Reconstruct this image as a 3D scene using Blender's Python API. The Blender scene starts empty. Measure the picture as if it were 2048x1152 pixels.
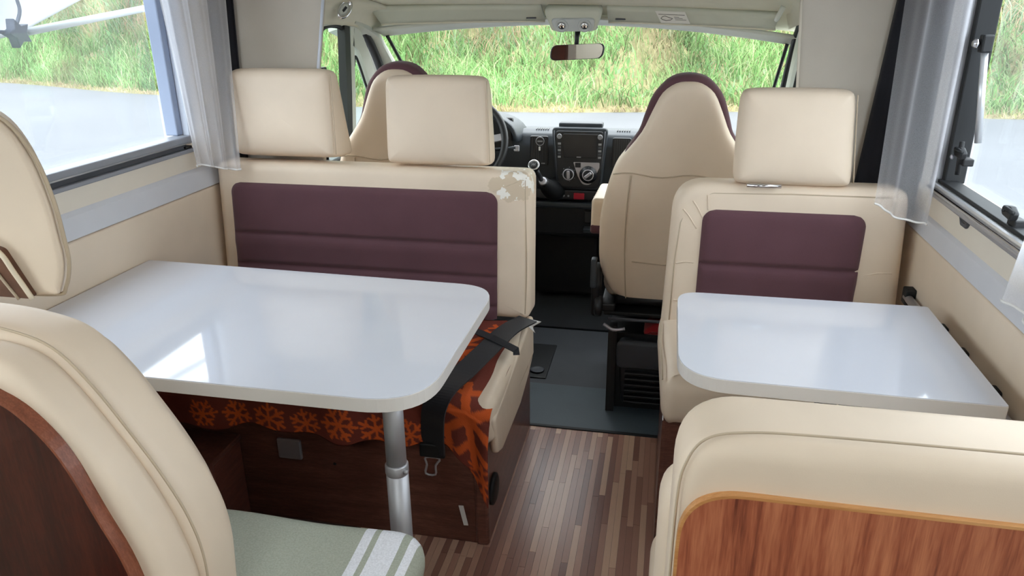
import bpy, bmesh, math, random
import numpy as np
from mathutils import Matrix, Vector
random.seed(7); rng = np.random.default_rng(11)
S = bpy.context.scene; COL = S.collection
D = bpy.data
V = Vector
# ------------------------------------------------------------------ camera
cam = D.objects.new('camera', D.cameras.new('camera')); COL.objects.link(cam); S.camera = cam
cam.data.sensor_width = 36; cam.data.lens = 36*1490/2048; cam.data.clip_start = .02; cam.data.clip_end = 300
# view axes, in vehicle space (X right, Y forward, Z up)
VP = (1350, 5); FPX = 1490.
fw = V((VP[0]-1024, VP[1]-576, FPX)).normalized()
p2 = V((VP[0]-1024-5000, VP[1]-576+47.5, FPX))
up = fw.cross(p2).normalized()
if up.y > 0: up = -up
rt = fw.cross(up)
if rt.x < 0: rt = -rt
cx_ = V((rt.x, fw.x, up.x)); cy_ = V((rt.y, fw.y, up.y)); cz_ = V((rt.z, fw.z, up.z))
cam.matrix_world = Matrix(((cx_.x, -cy_.x, -cz_.x, 0), (cx_.y, -cy_.y, -cz_.y, 0), (cx_.z, -cy_.z, -cz_.z, 1.42), (0, 0, 0, 1)))
# ------------------------------------------------------------------ sky, exposure
W = D.worlds.new('overcast'); S.world = W; W.use_nodes = True
bg = W.node_tree.nodes['Background']; bg.inputs[0].default_value = (.93, .97, 1.0, 1); bg.inputs[1].default_value = 1.0
S.view_settings.view_transform = 'Standard'; S.view_settings.look = 'None'
S.view_settings.gamma = 1; S.view_settings.use_curve_mapping = False
S.view_settings.exposure = 2.8
S.cycles.max_bounces = 14; S.cycles.diffuse_bounces = 8; S.cycles.glossy_bounces = 6
S.cycles.transparent_max_bounces = 24; S.cycles.transmission_bounces = 8
S.cycles.caustics_reflective = False; S.cycles.caustics_refractive = False
S.cycles.sample_clamp_indirect = 8

# ------------------------------------------------------------------ materials
def lin(c): return tuple(((x/255)/12.92 if x/255 <= .04045 else ((x/255+.055)/1.055)**2.4) for x in c)
class NT:
    def __init__(s, name):
        s.m = D.materials.new(name); s.m.use_nodes = True; s.t = s.m.node_tree
        s.b = s.t.nodes['Principled BSDF']; s.out = s.t.nodes['Material Output']
    def n(s, typ, **kw):
        nd = s.t.nodes.new(typ)
        for k, v in kw.items():
            if k.startswith('i_'):
                k = k[2:]; k = int(k) if k.isdigit() else k.replace('_', ' ')
                nd.inputs[k].default_value = v
            else: setattr(nd, k, v)
        return nd
    def l(s, a, b): s.t.links.new(a, b)
    def coord(s, scale=(1, 1, 1), rot=(0, 0, 0)):
        tc = s.n('ShaderNodeTexCoord'); mp = s.n('ShaderNodeMapping'); mp.inputs['Scale'].default_value = scale
        mp.inputs['Rotation'].default_value = rot
        s.l(tc.outputs['Object'], mp.inputs['Vector']); return mp.outputs['Vector']
    def noise(s, vec, scale, detail=3, rough=.5):
        nd = s.n('ShaderNodeTexNoise', i_Scale=scale, i_Detail=detail, i_Roughness=rough)
        s.l(vec, nd.inputs['Vector']); return nd.outputs['Fac']
    def ramp(s, fac, stops, interp='LINEAR'):
        r = s.n('ShaderNodeValToRGB'); r.color_ramp.interpolation = interp
        e = r.color_ramp.elements
        while len(e) < len(stops): e.new(.5)
        for el, (p, c) in zip(e, stops): el.position = p; el.color = (*c, 1)
        s.l(fac, r.inputs['Fac']); return r.outputs['Color']
    def math(s, op, a, b=None, clamp=False):
        nd = s.n('ShaderNodeMath', operation=op, use_clamp=clamp)
        for i, x in enumerate((a, b)):
            if x is None: continue
            if isinstance(x, (int, float)): nd.inputs[i].default_value = x
            else: s.l(x, nd.inputs[i])
        return nd.outputs[0]
    def mix(s, fac, a, b):
        nd = s.n('ShaderNodeMix', data_type='RGBA')
        for sock, x in ((nd.inputs[0], fac), (nd.inputs[6], a), (nd.inputs[7], b)):
            if isinstance(x, (int, float)): sock.default_value = x
            elif isinstance(x, tuple): sock.default_value = (*x, 1)
            else: s.l(x, sock)
        return nd.outputs[2]
    def bump(s, h, strength=.2, dist=.002, prev=None):
        nd = s.n('ShaderNodeBump', i_Strength=strength, i_Distance=dist); s.l(h, nd.inputs['Height'])
        if prev: s.l(prev, nd.inputs['Normal'])
        s.l(nd.outputs[0], s.b.inputs['Normal']); return nd.outputs[0]
    def col(s, c):
        if isinstance(c, tuple): s.b.inputs['Base Color'].default_value = (*c, 1)
        else: s.l(c, s.b.inputs['Base Color'])
    def set(s, **kw):
        for k, v in kw.items(): s.b.inputs[k.replace('_', ' ')].default_value = v
        return s

def plain(name, rgb, rough=.5, metal=0, var=.06, bscale=0, bstr=.1, spec=.5, coat=0):
    m = NT(name); c = lin(rgb); v = m.coord()
    m.col(m.ramp(m.noise(v, 9, 2), [(.3, tuple(x*(1-var) for x in c)), (.7, tuple(min(1, x*(1+var)) for x in c))]))
    m.set(Roughness=rough, Metallic=metal, Specular_IOR_Level=spec, Coat_Weight=coat)
    if bscale: m.bump(m.noise(v, bscale, 2), bstr, .001)
    return m.m

def leather(name, rgb, wear=None, rough=.48):
    m = NT(name); c = lin(rgb); v = m.coord()
    base = m.ramp(m.noise(v, 5, 3), [(.3, tuple(x*.95 for x in c)), (.7, tuple(min(1, x*1.04) for x in c))])
    if wear:                      # peeled coating round a worn spot (x, z, radius)
        sx = m.n('ShaderNodeSeparateXYZ'); m.l(v, sx.inputs[0])
        dx = m.math('SUBTRACT', sx.outputs[0], wear[0]); dz = m.math('SUBTRACT', sx.outputs[2], wear[1])
        dz = m.math('MULTIPLY', dz, 1.55)
        d = m.math('SQRT', m.math('ADD', m.math('MULTIPLY', dx, dx), m.math('MULTIPLY', dz, dz)))
        near = m.math('SUBTRACT', 1, m.math('DIVIDE', d, wear[2]), clamp=True)
        edge = m.math('ADD', near, m.math('MULTIPLY', m.noise(v, 26, 4, .65), .75))
        mask = m.math('GREATER_THAN', edge, .86)
        fl = m.math('GREATER_THAN', m.noise(v, 22, 3, .55), .54)
        wc = m.mix(fl, lin((208, 190, 166)), lin((240, 236, 228)))
        base = m.mix(mask, base, wc)
    m.col(base); m.set(Roughness=rough, Specular_IOR_Level=.35)
    vo = m.n('ShaderNodeTexVoronoi', feature='DISTANCE_TO_EDGE', i_Scale=420); m.l(v, vo.inputs['Vector'])
    b1 = m.bump(vo.outputs['Distance'], .12, .0006)
    b2 = m.bump(m.noise(v, 13, 2), .25, .006, b1)
    if wear: m.bump(m.math('MULTIPLY', mask, fl), .6, .003, b2)
    return m.m

def fabric(name, rgb, scale=900, var=.1, rough=.85):
    m = NT(name); c = lin(rgb); v = m.coord()
    n1 = m.noise(v, 6, 3); n2 = m.noise(v, scale, 1)
    f = m.math('ADD', m.math('MULTIPLY', n1, .6), m.math('MULTIPLY', n2, .4))
    m.col(m.ramp(f, [(.35, tuple(x*(1-var) for x in c)), (.65, tuple(min(1, x*(1+var)) for x in c))]))
    m.set(Roughness=rough, Specular_IOR_Level=.25); m.b.inputs['Sheen Weight'].default_value = .15
    m.bump(n2, .15, .0008); return m.m

def wood(name, dark, mid, light, scale=(1, 1, 1), rough=.3, coat=.2, nscale=6, dens=1.0):
    m = NT(name); v = m.coord(scale)
    n1 = m.noise(v, nscale, 5, .6); n2 = m.noise(v, nscale*7*dens, 3, .6); n3 = m.noise(v, nscale*24*dens, 2)
    f = m.math('ADD', m.math('ADD', m.math('MULTIPLY', n1, .5), m.math('MULTIPLY', n2, .33)), m.math('MULTIPLY', n3, .17))
    m.col(m.ramp(f, [(.36, lin(dark)), (.5, lin(mid)), (.64, lin(light))]))
    m.set(Roughness=rough, Coat_Weight=coat, Specular_IOR_Level=.4); m.b.inputs['Coat Roughness'].default_value = .2
    m.bump(n3, .06, .0005); return m.m

def glass(name, tint=(.95, .97, .96), gloss=.05, rough=.02, haze=0):
    m = NT(name); t = m.n('ShaderNodeBsdfTransparent'); t.inputs[0].default_value = (*tint, 1)
    g = m.n('ShaderNodeBsdfGlossy', i_Roughness=rough)
    mx = m.n('ShaderNodeMixShader'); mx.inputs[0].default_value = gloss
    m.l(t.outputs[0], mx.inputs[1]); m.l(g.outputs[0], mx.inputs[2]); last = mx
    if haze:
        tr = m.n('ShaderNodeBsdfTranslucent'); tr.inputs[0].default_value = (.95, .96, .97, 1)
        m2 = m.n('ShaderNodeMixShader'); m2.inputs[0].default_value = haze
        m.l(mx.outputs[0], m2.inputs[1]); m.l(tr.outputs[0], m2.inputs[2]); last = m2
    m.l(last.outputs[0], m.out.inputs['Surface']); return m.m

def sheer(name, rgb, alpha):
    m = NT(name); v = m.coord(); c = lin(rgb)
    t = m.n('ShaderNodeBsdfTransparent')
    d = m.n('ShaderNodeBsdfDiffuse'); d.inputs[0].default_value = (*c, 1)
    tr = m.n('ShaderNodeBsdfTranslucent'); tr.inputs[0].default_value = (*c, 1)
    mx = m.n('ShaderNodeMixShader'); mx.inputs[0].default_value = .5
    m.l(d.outputs[0], mx.inputs[1]); m.l(tr.outputs[0], mx.inputs[2])
    lw = m.n('ShaderNodeLayerWeight', i_Blend=.35)
    a = m.math('ADD', m.math('MULTIPLY', lw.outputs['Facing'], .3), alpha, clamp=True)
    a = m.math('ADD', a, m.math('MULTIPLY', m.math('SUBTRACT', m.noise(v, 700, 1), .5), .2), clamp=True)
    m2 = m.n('ShaderNodeMixShader'); m.l(a, m2.inputs[0])
    m.l(t.outputs[0], m2.inputs[1]); m.l(mx.outputs[0], m2.inputs[2])
    m.l(m2.outputs[0], m.out.inputs['Surface']); return m.m

def emit(name, rgb, s):
    m = NT(name); m.col(rgb); m.b.inputs['Emission Color'].default_value = (*rgb, 1); m.b.inputs['Emission Strength'].default_value = s
    return m.m

def vcol(name, rough=.8, trans=0, bscale=0):
    m = NT(name); a = m.n('ShaderNodeVertexColor'); a.layer_name = 'Col'
    m.l(a.outputs[0], m.b.inputs['Base Color']); m.set(Roughness=rough, Specular_IOR_Level=.2)
    if bscale: m.bump(m.noise(m.coord(), bscale, 2), .5, .002)
    return m.m

M = {}
CREAM = (223, 205, 184)
M['cream'] = leather('cream_leatherette', CREAM)
M['cream_worn'] = leather('cream_leatherette_peeling', CREAM, wear=(-.435, .915, .14))
M['padding'] = leather('padded_wall_leatherette', (223, 206, 185), rough=.55)
M['brown'] = fabric('aubergine_fabric', (92, 62, 69))
M['suede'] = fabric('brown_suede', (96, 66, 50), 60, .35)
M['piping'] = plain('seam_piping', (188, 170, 146), .6)
M['pipelight'] = plain('light_piping', (226, 212, 188), .6)
M['gloss_white'] = plain('gloss_white_laminate', (216, 219, 229), .07, var=.01, coat=.3)
M['edge_white'] = plain('table_edge_band', (216, 211, 206), .35, var=.02)
M['wood_dark'] = wood('dark_mahogany', (72, 44, 38), (98, 62, 53), (124, 84, 70), (1, 1, 9), .28, .3, 5)
M['wood_side'] = wood('aisle_mahogany', (84, 48, 40), (104, 62, 52), (122, 76, 64), (4, 1, 9), .35, .2, 5)
M['wood_red'] = wood('red_walnut', (108, 54, 40), (166, 94, 66), (200, 128, 92), (9, 9, .55), .35, .2, 3, .8)
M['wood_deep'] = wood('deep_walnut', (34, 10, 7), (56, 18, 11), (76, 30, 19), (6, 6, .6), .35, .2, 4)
M['wood_edge'] = wood('walnut_edge', (104, 56, 38), (128, 72, 50), (148, 90, 66), (14, 14, .8), .4, .1, 4)
M['wood_lip'] = wood('light_edge_band', (176, 120, 70), (196, 140, 86), (210, 158, 104), (1, 14, 14), .35, .2, 4)
M['alu'] = plain('brushed_aluminium', (176, 176, 180), .45, .6, var=.03)
M['alu_light'] = plain('anodised_rail', (214, 216, 220), .3, .6, var=.02)
M['chrome'] = plain('chrome', (225, 225, 228), .12, 1, var=.01)
M['grey_frame'] = plain('grey_window_frame', (140, 143, 150), .45, var=.03)
M['grey_dark'] = plain('dark_grey_groove', (70, 73, 80), .5)
M['blue_frame'] = plain('bluegrey_jamb', (150, 162, 186), .5, var=.02)
M['pale_frame'] = plain('pale_jamb', (214, 220, 232), .5, var=.02)
M['white_plastic'] = plain('white_plastic', (226, 226, 226), .45, var=.02)
M['ledge'] = plain('wall_ledge_vinyl', (206, 207, 212), .5, var=.02)
M['wall_cream'] = plain('cream_wall_board', (222, 213, 198), .6, var=.02, bscale=300)
M['partition'] = plain('partition_vinyl', (196, 188, 176), .7, var=.03, bscale=260, bstr=.2)
M['ceiling'] = plain('ceiling_vinyl', (232, 228, 220), .6, var=.02)
M['headliner'] = plain('cab_headliner', (208, 206, 192), .85, var=.04, bscale=500, bstr=.15)
M['visor'] = plain('visor_vinyl', (198, 202, 192), .7, var=.03)
M['pillar'] = plain('pillar_plastic', (200, 204, 197), .55, var=.03)
M['black'] = plain('black_plastic', (24, 25, 28), .5, var=.1, bscale=600, bstr=.1)
M['rubber'] = plain('black_rubber', (16, 18, 21), .6, var=.1)
M['dash'] = plain('dashboard_plastic', (44, 50, 57), .55, var=.08, bscale=700, bstr=.15)
M['dash_dark'] = plain('console_plastic', (29, 31, 36), .4, var=.08)
M['screen'] = plain('screen_glass', (34, 36, 40), .12, var=.03)
M['silver'] = plain('silver_plastic', (186, 184, 192), .3, .5, var=.03)
M['grey_mark'] = plain('grey_print', (150, 152, 158), .5)
M['red'] = plain('red_display', (176, 38, 56), .3)
M['redcloth'] = fabric('red_cloth', (150, 30, 36), 300, .2)
M['greycloth'] = fabric('drab_cloth', (90, 84, 74), 300, .2)
M['carpet'] = fabric('black_cab_carpet', (22, 25, 30), 350, .4, .95)
M['cabvinyl'] = plain('cab_floor_vinyl', (62, 65, 71), .6, var=.08, bscale=500, bstr=.3)
M['mat'] = plain('rubber_mat', (72, 84, 92), .55, var=.06, bscale=500, bstr=.3)
M['subfloor'] = plain('floor_base', (70, 46, 38), .5)
M['belt'] = fabric('black_webbing', (27, 28, 34), 500, .25, .6)
M['socket'] = plain('socket_plastic', (120, 112, 112), .45)
M['paper'] = plain('white_paper', (232, 232, 230), .7, var=.02)
M['ink'] = plain('print_ink', (84, 88, 90), .6)
M['mirror'] = plain('mirror_glass', (225, 226, 226), .02, 1, var=.0)
M['lamp_lens'] = plain('lamp_lens', (190, 196, 200), .2, var=.03)
M['glass'] = glass('clear_glass')
M['acrylic'] = glass('acrylic_pane', (.86, .89, .91), .05, .03, .025)
M['greenglass'] = glass('green_tinted_glass', (.84, .95, .90), .05)
M['sheer'] = sheer('sheer_curtain_light', (236, 236, 240), .55)
M['sheer_thin'] = sheer('sheer_curtain_thin', (228, 228, 234), .34)
M['blackout'] = fabric('blackout_cloth', (26, 26, 32), 300, .2)
M['awning'] = plain('awning_cloth', (205, 209, 214), .7, var=.02)
M['arm'] = plain('awning_arm', (196, 203, 208), .4, var=.02)
M['knuckle'] = plain('knuckle_plastic', (92, 100, 116), .5)
M['bodypaint'] = plain('white_body_paint', (236, 238, 240), .2, var=.01)

def floor_mat():
    m = NT('strip_laminate'); v = m.coord((1, .06, 1)); oi = m.n('ShaderNodeObjectInfo')
    c = m.ramp(oi.outputs['Random'], [(0, lin((132, 92, 82))), (.3, lin((160, 118, 104))), (.55, lin((184, 142, 124))), (.8, lin((202, 164, 142))), (1, lin((220, 186, 160)))])
    g = m.ramp(m.noise(v, 180, 3), [(.35, (.8, .8, .8)), (.65, (1.08, 1.08, 1.08))])
    mm = m.n('ShaderNodeMix', data_type='RGBA', blend_type='MULTIPLY'); mm.inputs[0].default_value = 1
    m.l(c, mm.inputs[6]); m.l(g, mm.inputs[7]); m.col(mm.outputs[2])
    m.set(Roughness=.3, Specular_IOR_Level=.45); return m.m
M['strip'] = floor_mat()

def towel_mat():
    m = NT('striped_towel'); v = m.coord(); sx = m.n('ShaderNodeSeparateXYZ'); m.l(v, sx.inputs[0])
    f = m.math('ADD', m.math('MULTIPLY', sx.outputs[0], 1), 1)          # x+1 : 0..1
    g = lin((172, 176, 162)); w = lin((233, 234, 240))
    st = [(0, g), (.487, w), (.506, g), (.5165, w), (.566, g), (.581, w), (.594, g)]
    c = m.ramp(f, st, 'CONSTANT')
    n = m.noise(v, 300, 2); mm = m.n('ShaderNodeMix', data_type='RGBA', blend_type='MULTIPLY'); mm.inputs[0].default_value = 1
    m.l(c, mm.inputs[6]); m.l(m.ramp(n, [(.3, (.86, .86, .86)), (.7, (1.05, 1.05, 1.05))]), mm.inputs[7]); m.col(mm.outputs[2])
    m.set(Roughness=.95, Specular_IOR_Level=.1); m.bump(n, .5, .002); return m.m
M['towel'] = towel_mat()

# ------------------------------------------------------------------ builders
def link(o, parent=None):
    COL.objects.link(o)
    if parent is not None:
        o.parent = parent
        if parent.type == 'EMPTY': o.matrix_parent_inverse = Matrix.Translation(-parent.location)
    return o
def tag(o, label, cat=None, group=None, kind=None):
    if label: o['label'] = label
    if cat: o['category'] = cat
    if group: o['group'] = group
    if kind: o['kind'] = kind
    return o
def thing(name, label, cat, loc, group=None):
    o = D.objects.new(name, None); o.location = loc; o.empty_display_size = .1; COL.objects.link(o)
    return tag(o, label, cat, group)
def struct(o, label=None): return tag(o, label, kind='structure')
def raw(name, vs, fs, mat, parent=None, smooth=True, T=None):
    me = D.meshes.new(name)
    if T is not None: vs = [T @ V(v) for v in vs]
    me.from_pydata([tuple(v) for v in vs], [], fs); me.update()
    if smooth: me.polygons.foreach_set('use_smooth', [True]*len(me.polygons))
    me.materials.append(M[mat] if isinstance(mat, str) else mat)
    return link(D.objects.new(name, me), parent)
def fromb(name, bm, mat, parent=None, smooth=False, T=None):
    bmesh.ops.recalc_face_normals(bm, faces=bm.faces[:])
    if T is not None: bm.transform(T)
    me = D.meshes.new(name); bm.to_mesh(me); bm.free()
    if smooth: me.polygons.foreach_set('use_smooth', [True]*len(me.polygons))
    me.materials.append(M[mat] if isinstance(mat, str) else mat)
    return link(D.objects.new(name, me), parent)
def addbox(bm, lo, hi):
    ps = [bm.verts.new((x, y, z)) for x in (lo[0], hi[0]) for y in (lo[1], hi[1]) for z in (lo[2], hi[2])]
    for f in ((0, 1, 3, 2), (4, 6, 7, 5), (0, 4, 5, 1), (2, 3, 7, 6), (0, 2, 6, 4), (1, 5, 7, 3)): bm.faces.new([ps[i] for i in f])
def box(name, lo, hi, mat, parent=None, bev=.003, T=None, seg=2):
    bm = bmesh.new(); addbox(bm, lo, hi)
    if bev: bmesh.ops.bevel(bm, geom=bm.edges[:], offset=bev, segments=seg, affect='EDGES', profile=.5)
    return fromb(name, bm, mat, parent, T=T)
def boxes(name, bl, mat, parent=None, T=None):
    bm = bmesh.new()
    for lo, hi in bl: addbox(bm, lo, hi)
    return fromb(name, bm, mat, parent, T=T)
def frame(o, u, v):
    u = V(u).normalized(); v = V(v); v = (v-u*v.dot(u)).normalized(); w = u.cross(v)
    return Matrix(((u.x, v.x, w.x, o[0]), (u.y, v.y, w.y, o[1]), (u.z, v.z, w.z, o[2]), (0, 0, 0, 1)))
def rpoly(cs, n=7, step=.04):
    """rounded polygon; cs = (u, v, radius), counter-clockwise; straight edges resampled"""
    out = []; k = len(cs)
    for i in range(k):
        p = V(cs[i][:2]); a = V(cs[i-1][:2]); b = V(cs[(i+1) % k][:2]); r = cs[i][2]
        da = (a-p).normalized(); db = (b-p).normalized()
        ang = da.angle(db) if r else 0
        if r <= 1e-6 or ang > 3.1: out.append(p); continue
        d = min(r/math.tan(ang/2), .49*(a-p).length, .49*(b-p).length)
        s = p+da*d; e = p+db*d
        for j in range(n+1):
            t = j/n; out.append(s*(1-t)**2+p*2*t*(1-t)+e*t*t)
    res = []
    for i, p in enumerate(out):
        q = out[(i+1) % len(out)]; L = (q-p).length; m = max(1, int(L/step))
        for j in range(m): res.append(p.lerp(q, j/m))
    return res
def normals2(pts):
    k = len(pts); ns = []
    for i in range(k):
        t = pts[(i+1) % k]-pts[i-1]; ns.append(V((t.y, -t.x)).normalized())
    return ns
def cushion(name, pts, t, er, T, mat, parent=None, bf=.0, bb=.0, seg=5, warp=None, relax=0):
    """soft slab: outline pts in (u,v), from w=0 (back) to w=t (front), edge radius er, bulges bf and bb"""
    pts = [V(p[:2]) for p in pts]; ns = normals2(pts); c = sum(pts, V((0, 0)))/len(pts); k = len(pts)
    lim = []                                             # keep the inset below the local corner radius
    for i in range(k):
        a, b = pts[i]-pts[i-1], pts[(i+1) % k]-pts[i]
        if a.length < 1e-9 or b.length < 1e-9: lim.append(er); continue
        turn = math.atan2(a.x*b.y-a.y*b.x, a.dot(b)); lim.append(min(er, .85*(a.length+b.length)/2/turn) if turn > 1e-4 else er)
    for _ in range(3): lim = [min(lim[i], (lim[i-1]+lim[i]+lim[(i+1) % k])/3) for i in range(k)]
    for _ in range(14):
        inn = [p-n*q for p, n, q in zip(pts, ns, lim)]; bad = [i for i in range(k) if (inn[(i+1) % k]-inn[i]).dot(pts[(i+1) % k]-pts[i]) < .1*(pts[(i+1) % k]-pts[i]).length_squared]
        if not bad: break
        for i in bad:
            for q in (i-1, i, (i+1) % k, (i+2) % k): lim[q] *= .82
    ins = lambda d: [p-n*(d*q/er) for p, n, q in zip(pts, ns, lim)]
    inner = ins(er); rings = []
    hx = max(max(p.x for p in inner)-c.x, c.x-min(p.x for p in inner)); hy = max(max(p.y for p in inner)-c.y, c.y-min(p.y for p in inner))
    dome = lambda p, s: max(0, 1-((p.x-c.x)/hx)**2)*max(0, 1-((p.y-c.y)/hy)**2)
    RS = (.2, .4, .6, .75, .87, .95)
    for s in RS: rings.append(([c+(p-c)*s for p in inner], [-bb*dome(c+(p-c)*s, s) for p in inner]))
    for i in range(seg+1):
        a = i/seg*math.pi/2; rings.append((ins(er*(1-math.sin(a))), er*(1-math.cos(a))))
    for i in range(seg, -1, -1):
        a = i/seg*math.pi/2; rings.append((ins(er*(1-math.sin(a))), t-er*(1-math.cos(a))))
    for s in RS[::-1]: rings.append(([c+(p-c)*s for p in inner], [t+bf*dome(c+(p-c)*s, s) for p in inner]))
    vs = [(c.x, c.y, -bb)]; fs = []
    for r, w in rings: vs += [(p.x, p.y, w[i] if isinstance(w, list) else w) for i, p in enumerate(r)]
    vs.append((c.x, c.y, t+bf)); last = len(vs)-1
    for i in range(k): fs.append((0, 1+(i+1) % k, 1+i))
    for j in range(len(rings)-1):
        a = 1+j*k; b = a+k
        for i in range(k): i2 = (i+1) % k; fs.append((a+i, a+i2, b+i2, b+i))
    a = 1+(len(rings)-1)*k
    for i in range(k): fs.append((a+i, a+(i+1) % k, last))
    if warp: vs = [warp(*v) for v in vs]
    if relax:
        vs = np.array([tuple(v) for v in vs]); nb = [set() for _ in vs]
        for f in fs:
            for a, b in zip(f, f[1:]+f[:1]): nb[a].add(b); nb[b].add(a)
        nb = [list(q) for q in nb]
        for _ in range(relax): vs = vs*.5+np.array([vs[q].mean(0) for q in nb])*.5
    return raw(name, vs, fs, mat, parent, True, T)
def prism(name, pts, t, T, mat, parent=None, bev=0, smooth=False):
    bm = bmesh.new(); a = [bm.verts.new((p[0], p[1], 0)) for p in pts]
    f = bm.faces.new(a); r = bmesh.ops.extrude_face_region(bm, geom=[f])
    bmesh.ops.translate(bm, vec=(0, 0, t), verts=[e for e in r['geom'] if isinstance(e, bmesh.types.BMVert)])
    if bev:
        ed = [e for e in bm.edges if abs(e.verts[0].co.z-e.verts[1].co.z) < 1e-6]
        bmesh.ops.bevel(bm, geom=ed, offset=bev, segments=2, affect='EDGES', profile=.5)
    return fromb(name, bm, mat, parent, smooth, T)
def spline(pts, n=6, closed=False):
    pts = [V(p) for p in pts]; out = []; k = len(pts)
    rng_ = range(k if closed else k-1)
    for i in rng_:
        p1, p2_ = pts[i], pts[(i+1) % k]
        p0 = pts[i-1] if (i > 0 or closed) else p1*2-p2_
        p3 = pts[(i+2) % k] if (i+2 < k or closed) else p2_*2-p1
        for j in range(n):
            t = j/n; t2 = t*t; t3 = t2*t
            out.append(.5*((2*p1)+(-p0+p2_)*t+(2*p0-5*p1+4*p2_-p3)*t2+(-p0+3*p1-3*p2_+p3)*t3))
    if not closed: out.append(pts[-1])
    return out
def tube(name, pts, r, mat, parent=None, closed=False, n=8, flat=None, T=None):
    """swept circle (radius r or per-point list); flat=(width, thick, side vector) sweeps a band instead"""
    pts = [V(p) for p in pts]; k = len(pts); vs = []; fs = []; prev = None
    for i, p in enumerate(pts):
        t = (pts[(i+1) % k]-pts[i-1]) if (closed or 0 < i < k-1) else (pts[1]-pts[0] if i == 0 else pts[-1]-pts[-2])
        t.normalize()
        if flat:
            s = V(flat[2][i] if isinstance(flat[2], list) else flat[2]); s = (s-t*s.dot(t)).normalized(); b = t.cross(s)
            w, h = flat[0]/2, flat[1]/2
            for a, c in ((-1, -1), (1, -1), (1, 1), (-1, 1)): vs.append(p+s*w*a+b*h*c)
        else:
            s = prev if prev else (V((0, 0, 1)) if abs(t.z) < .9 else V((1, 0, 0)))
            s = (s-t*s.dot(t)).normalized(); prev = s; b = t.cross(s); rr = r[i] if isinstance(r, (list, tuple)) else r
            for j in range(n):
                a = 2*math.pi*j/n; vs.append(p+s*math.cos(a)*rr+b*math.sin(a)*rr)
    q = 4 if flat else n
    for i in range(k if closed else k-1):
        a = i*q; b = ((i+1) % k)*q
        for j in range(q): fs.append((a+j, a+(j+1) % q, b+(j+1) % q, b+j))
    if not closed: fs += [tuple(range(q))[::-1], tuple(range((k-1)*q, k*q))]
    return raw(name, vs, fs, mat, parent, not flat, T)
def lathe(name, prof, T, mat, parent=None, n=28, smooth=True):
    """prof: (radius, height) from one end to the other, about local w"""
    vs = []; fs = []
    for r, h in prof:
        for j in range(n): a = 2*math.pi*j/n; vs.append((r*math.cos(a), r*math.sin(a), h))
    for i in range(len(prof)-1):
        for j in range(n): fs.append((i*n+j, i*n+(j+1) % n, (i+1)*n+(j+1) % n, (i+1)*n+j))
    fs.append(tuple(range(n))[::-1]); fs.append(tuple(range((len(prof)-1)*n, len(prof)*n)))
    o = raw(name, vs, fs, mat, parent, False, T)
    if smooth:
        me = o.data; me.polygons.foreach_set('use_smooth', [len(p.vertices) == 4 for p in me.polygons])
    return o
def grid(name, fn, nu, nv, mat, parent=None, thick=0, T=None, colfn=None):
    vs = []; fs = []; cols = []
    for j in range(nv+1):
        for i in range(nu+1):
            u, v = i/nu, j/nv; vs.append(V(fn(u, v)))
            if colfn: cols.append(colfn(u, v))
    for j in range(nv):
        for i in range(nu):
            a = j*(nu+1)+i; fs.append((a, a+1, a+nu+2, a+nu+1))
    o = raw(name, vs, fs, mat, parent, True, T)
    if colfn:
        at = o.data.color_attributes.new('Col', 'FLOAT_COLOR', 'POINT')
        at.data.foreach_set('color', [x for c in cols for x in (*c, 1)])
    if thick:
        md = o.modifiers.new('thickness', 'SOLIDIFY'); md.thickness = thick; md.offset = 0
    return o
XZ = lambda x, y, z: frame((x, y, z), (1, 0, 0), (0, 0, 1))      # u right, v up, w towards the camera
def circ(r, n=24, c=(0, 0)): return [(c[0]+r*math.cos(2*math.pi*i/n), c[1]+r*math.sin(2*math.pi*i/n)) for i in range(n)]
def rrect(u0, v0, u1, v1, r): return rpoly([(u0, v0, r), (u1, v0, r), (u1, v1, r), (u0, v1, r)])

XL, XR = -1.46, .70          # inner faces of the side walls
ZC = 2.02                    # living area ceiling

# ================================================================== SETTING
# ---- outside ground: road, verge
RZ = -.65
def edge_y(x):               # far edge of the road
    pts = [(-60, 34), (-35, 25), (-20, 19.6), (-12.6, 17.1), (-6.8, 15.6), (-2.7, 15.2), (1.6, 15.9), (6, 15.5), (14, 15.3), (30, 16), (60, 20)]
    for (a, b), (c, d) in zip(pts, pts[1:]):
        if a <= x <= c: t = (x-a)/(c-a); t = t*t*(3-2*t)*.4+t*.6; return b+(d-b)*t
    return pts[0][1] if x < 0 else pts[-1][1]
def road_mat():
    m = NT('sunbleached_asphalt'); v = m.coord()
    n = m.math('ADD', m.math('MULTIPLY', m.noise(v, .35, 4), .6), m.math('MULTIPLY', m.noise(v, 60, 2), .4))
    m.col(m.ramp(n, [(.35, (.105, .109, .118)), (.65, (.135, .139, .149))])); m.set(Roughness=.85)
    m.bump(m.noise(v, 90, 2), .4, .01); return m.m
M['road'] = road_mat()
struct(raw('road', [(-80, -40, RZ), (80, -40, RZ), (80, 60, RZ), (-80, 60, RZ)], [(0, 1, 2, 3)], 'road', smooth=False), 'pale grey asphalt road outside the windows')
def bank_pt(x, d):           # d = distance past the road edge, returns height
    h = .04 if d < .4 else .04+.62*(d-.4)+.35*math.sin(x*.9+d)*min(1, (d-.4)/2)+.22*math.sin(x*2.3-d*1.7)*min(1, (d-.4)/2)
    return RZ+min(max(h, .02), 6.2+.4*math.sin(x))
M['soil'] = plain('verge_soil', (124, 118, 84), .95, var=.25)
vs, fs = [], []; nx, nd = 150, 26
for i in range(nx+1):
    x = -60+120*i/nx
    for j in range(nd+1):
        d = -.15+13*j/nd; vs.append((x, edge_y(x)+d, bank_pt(x, d) if d > 0 else RZ-.02))
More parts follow.
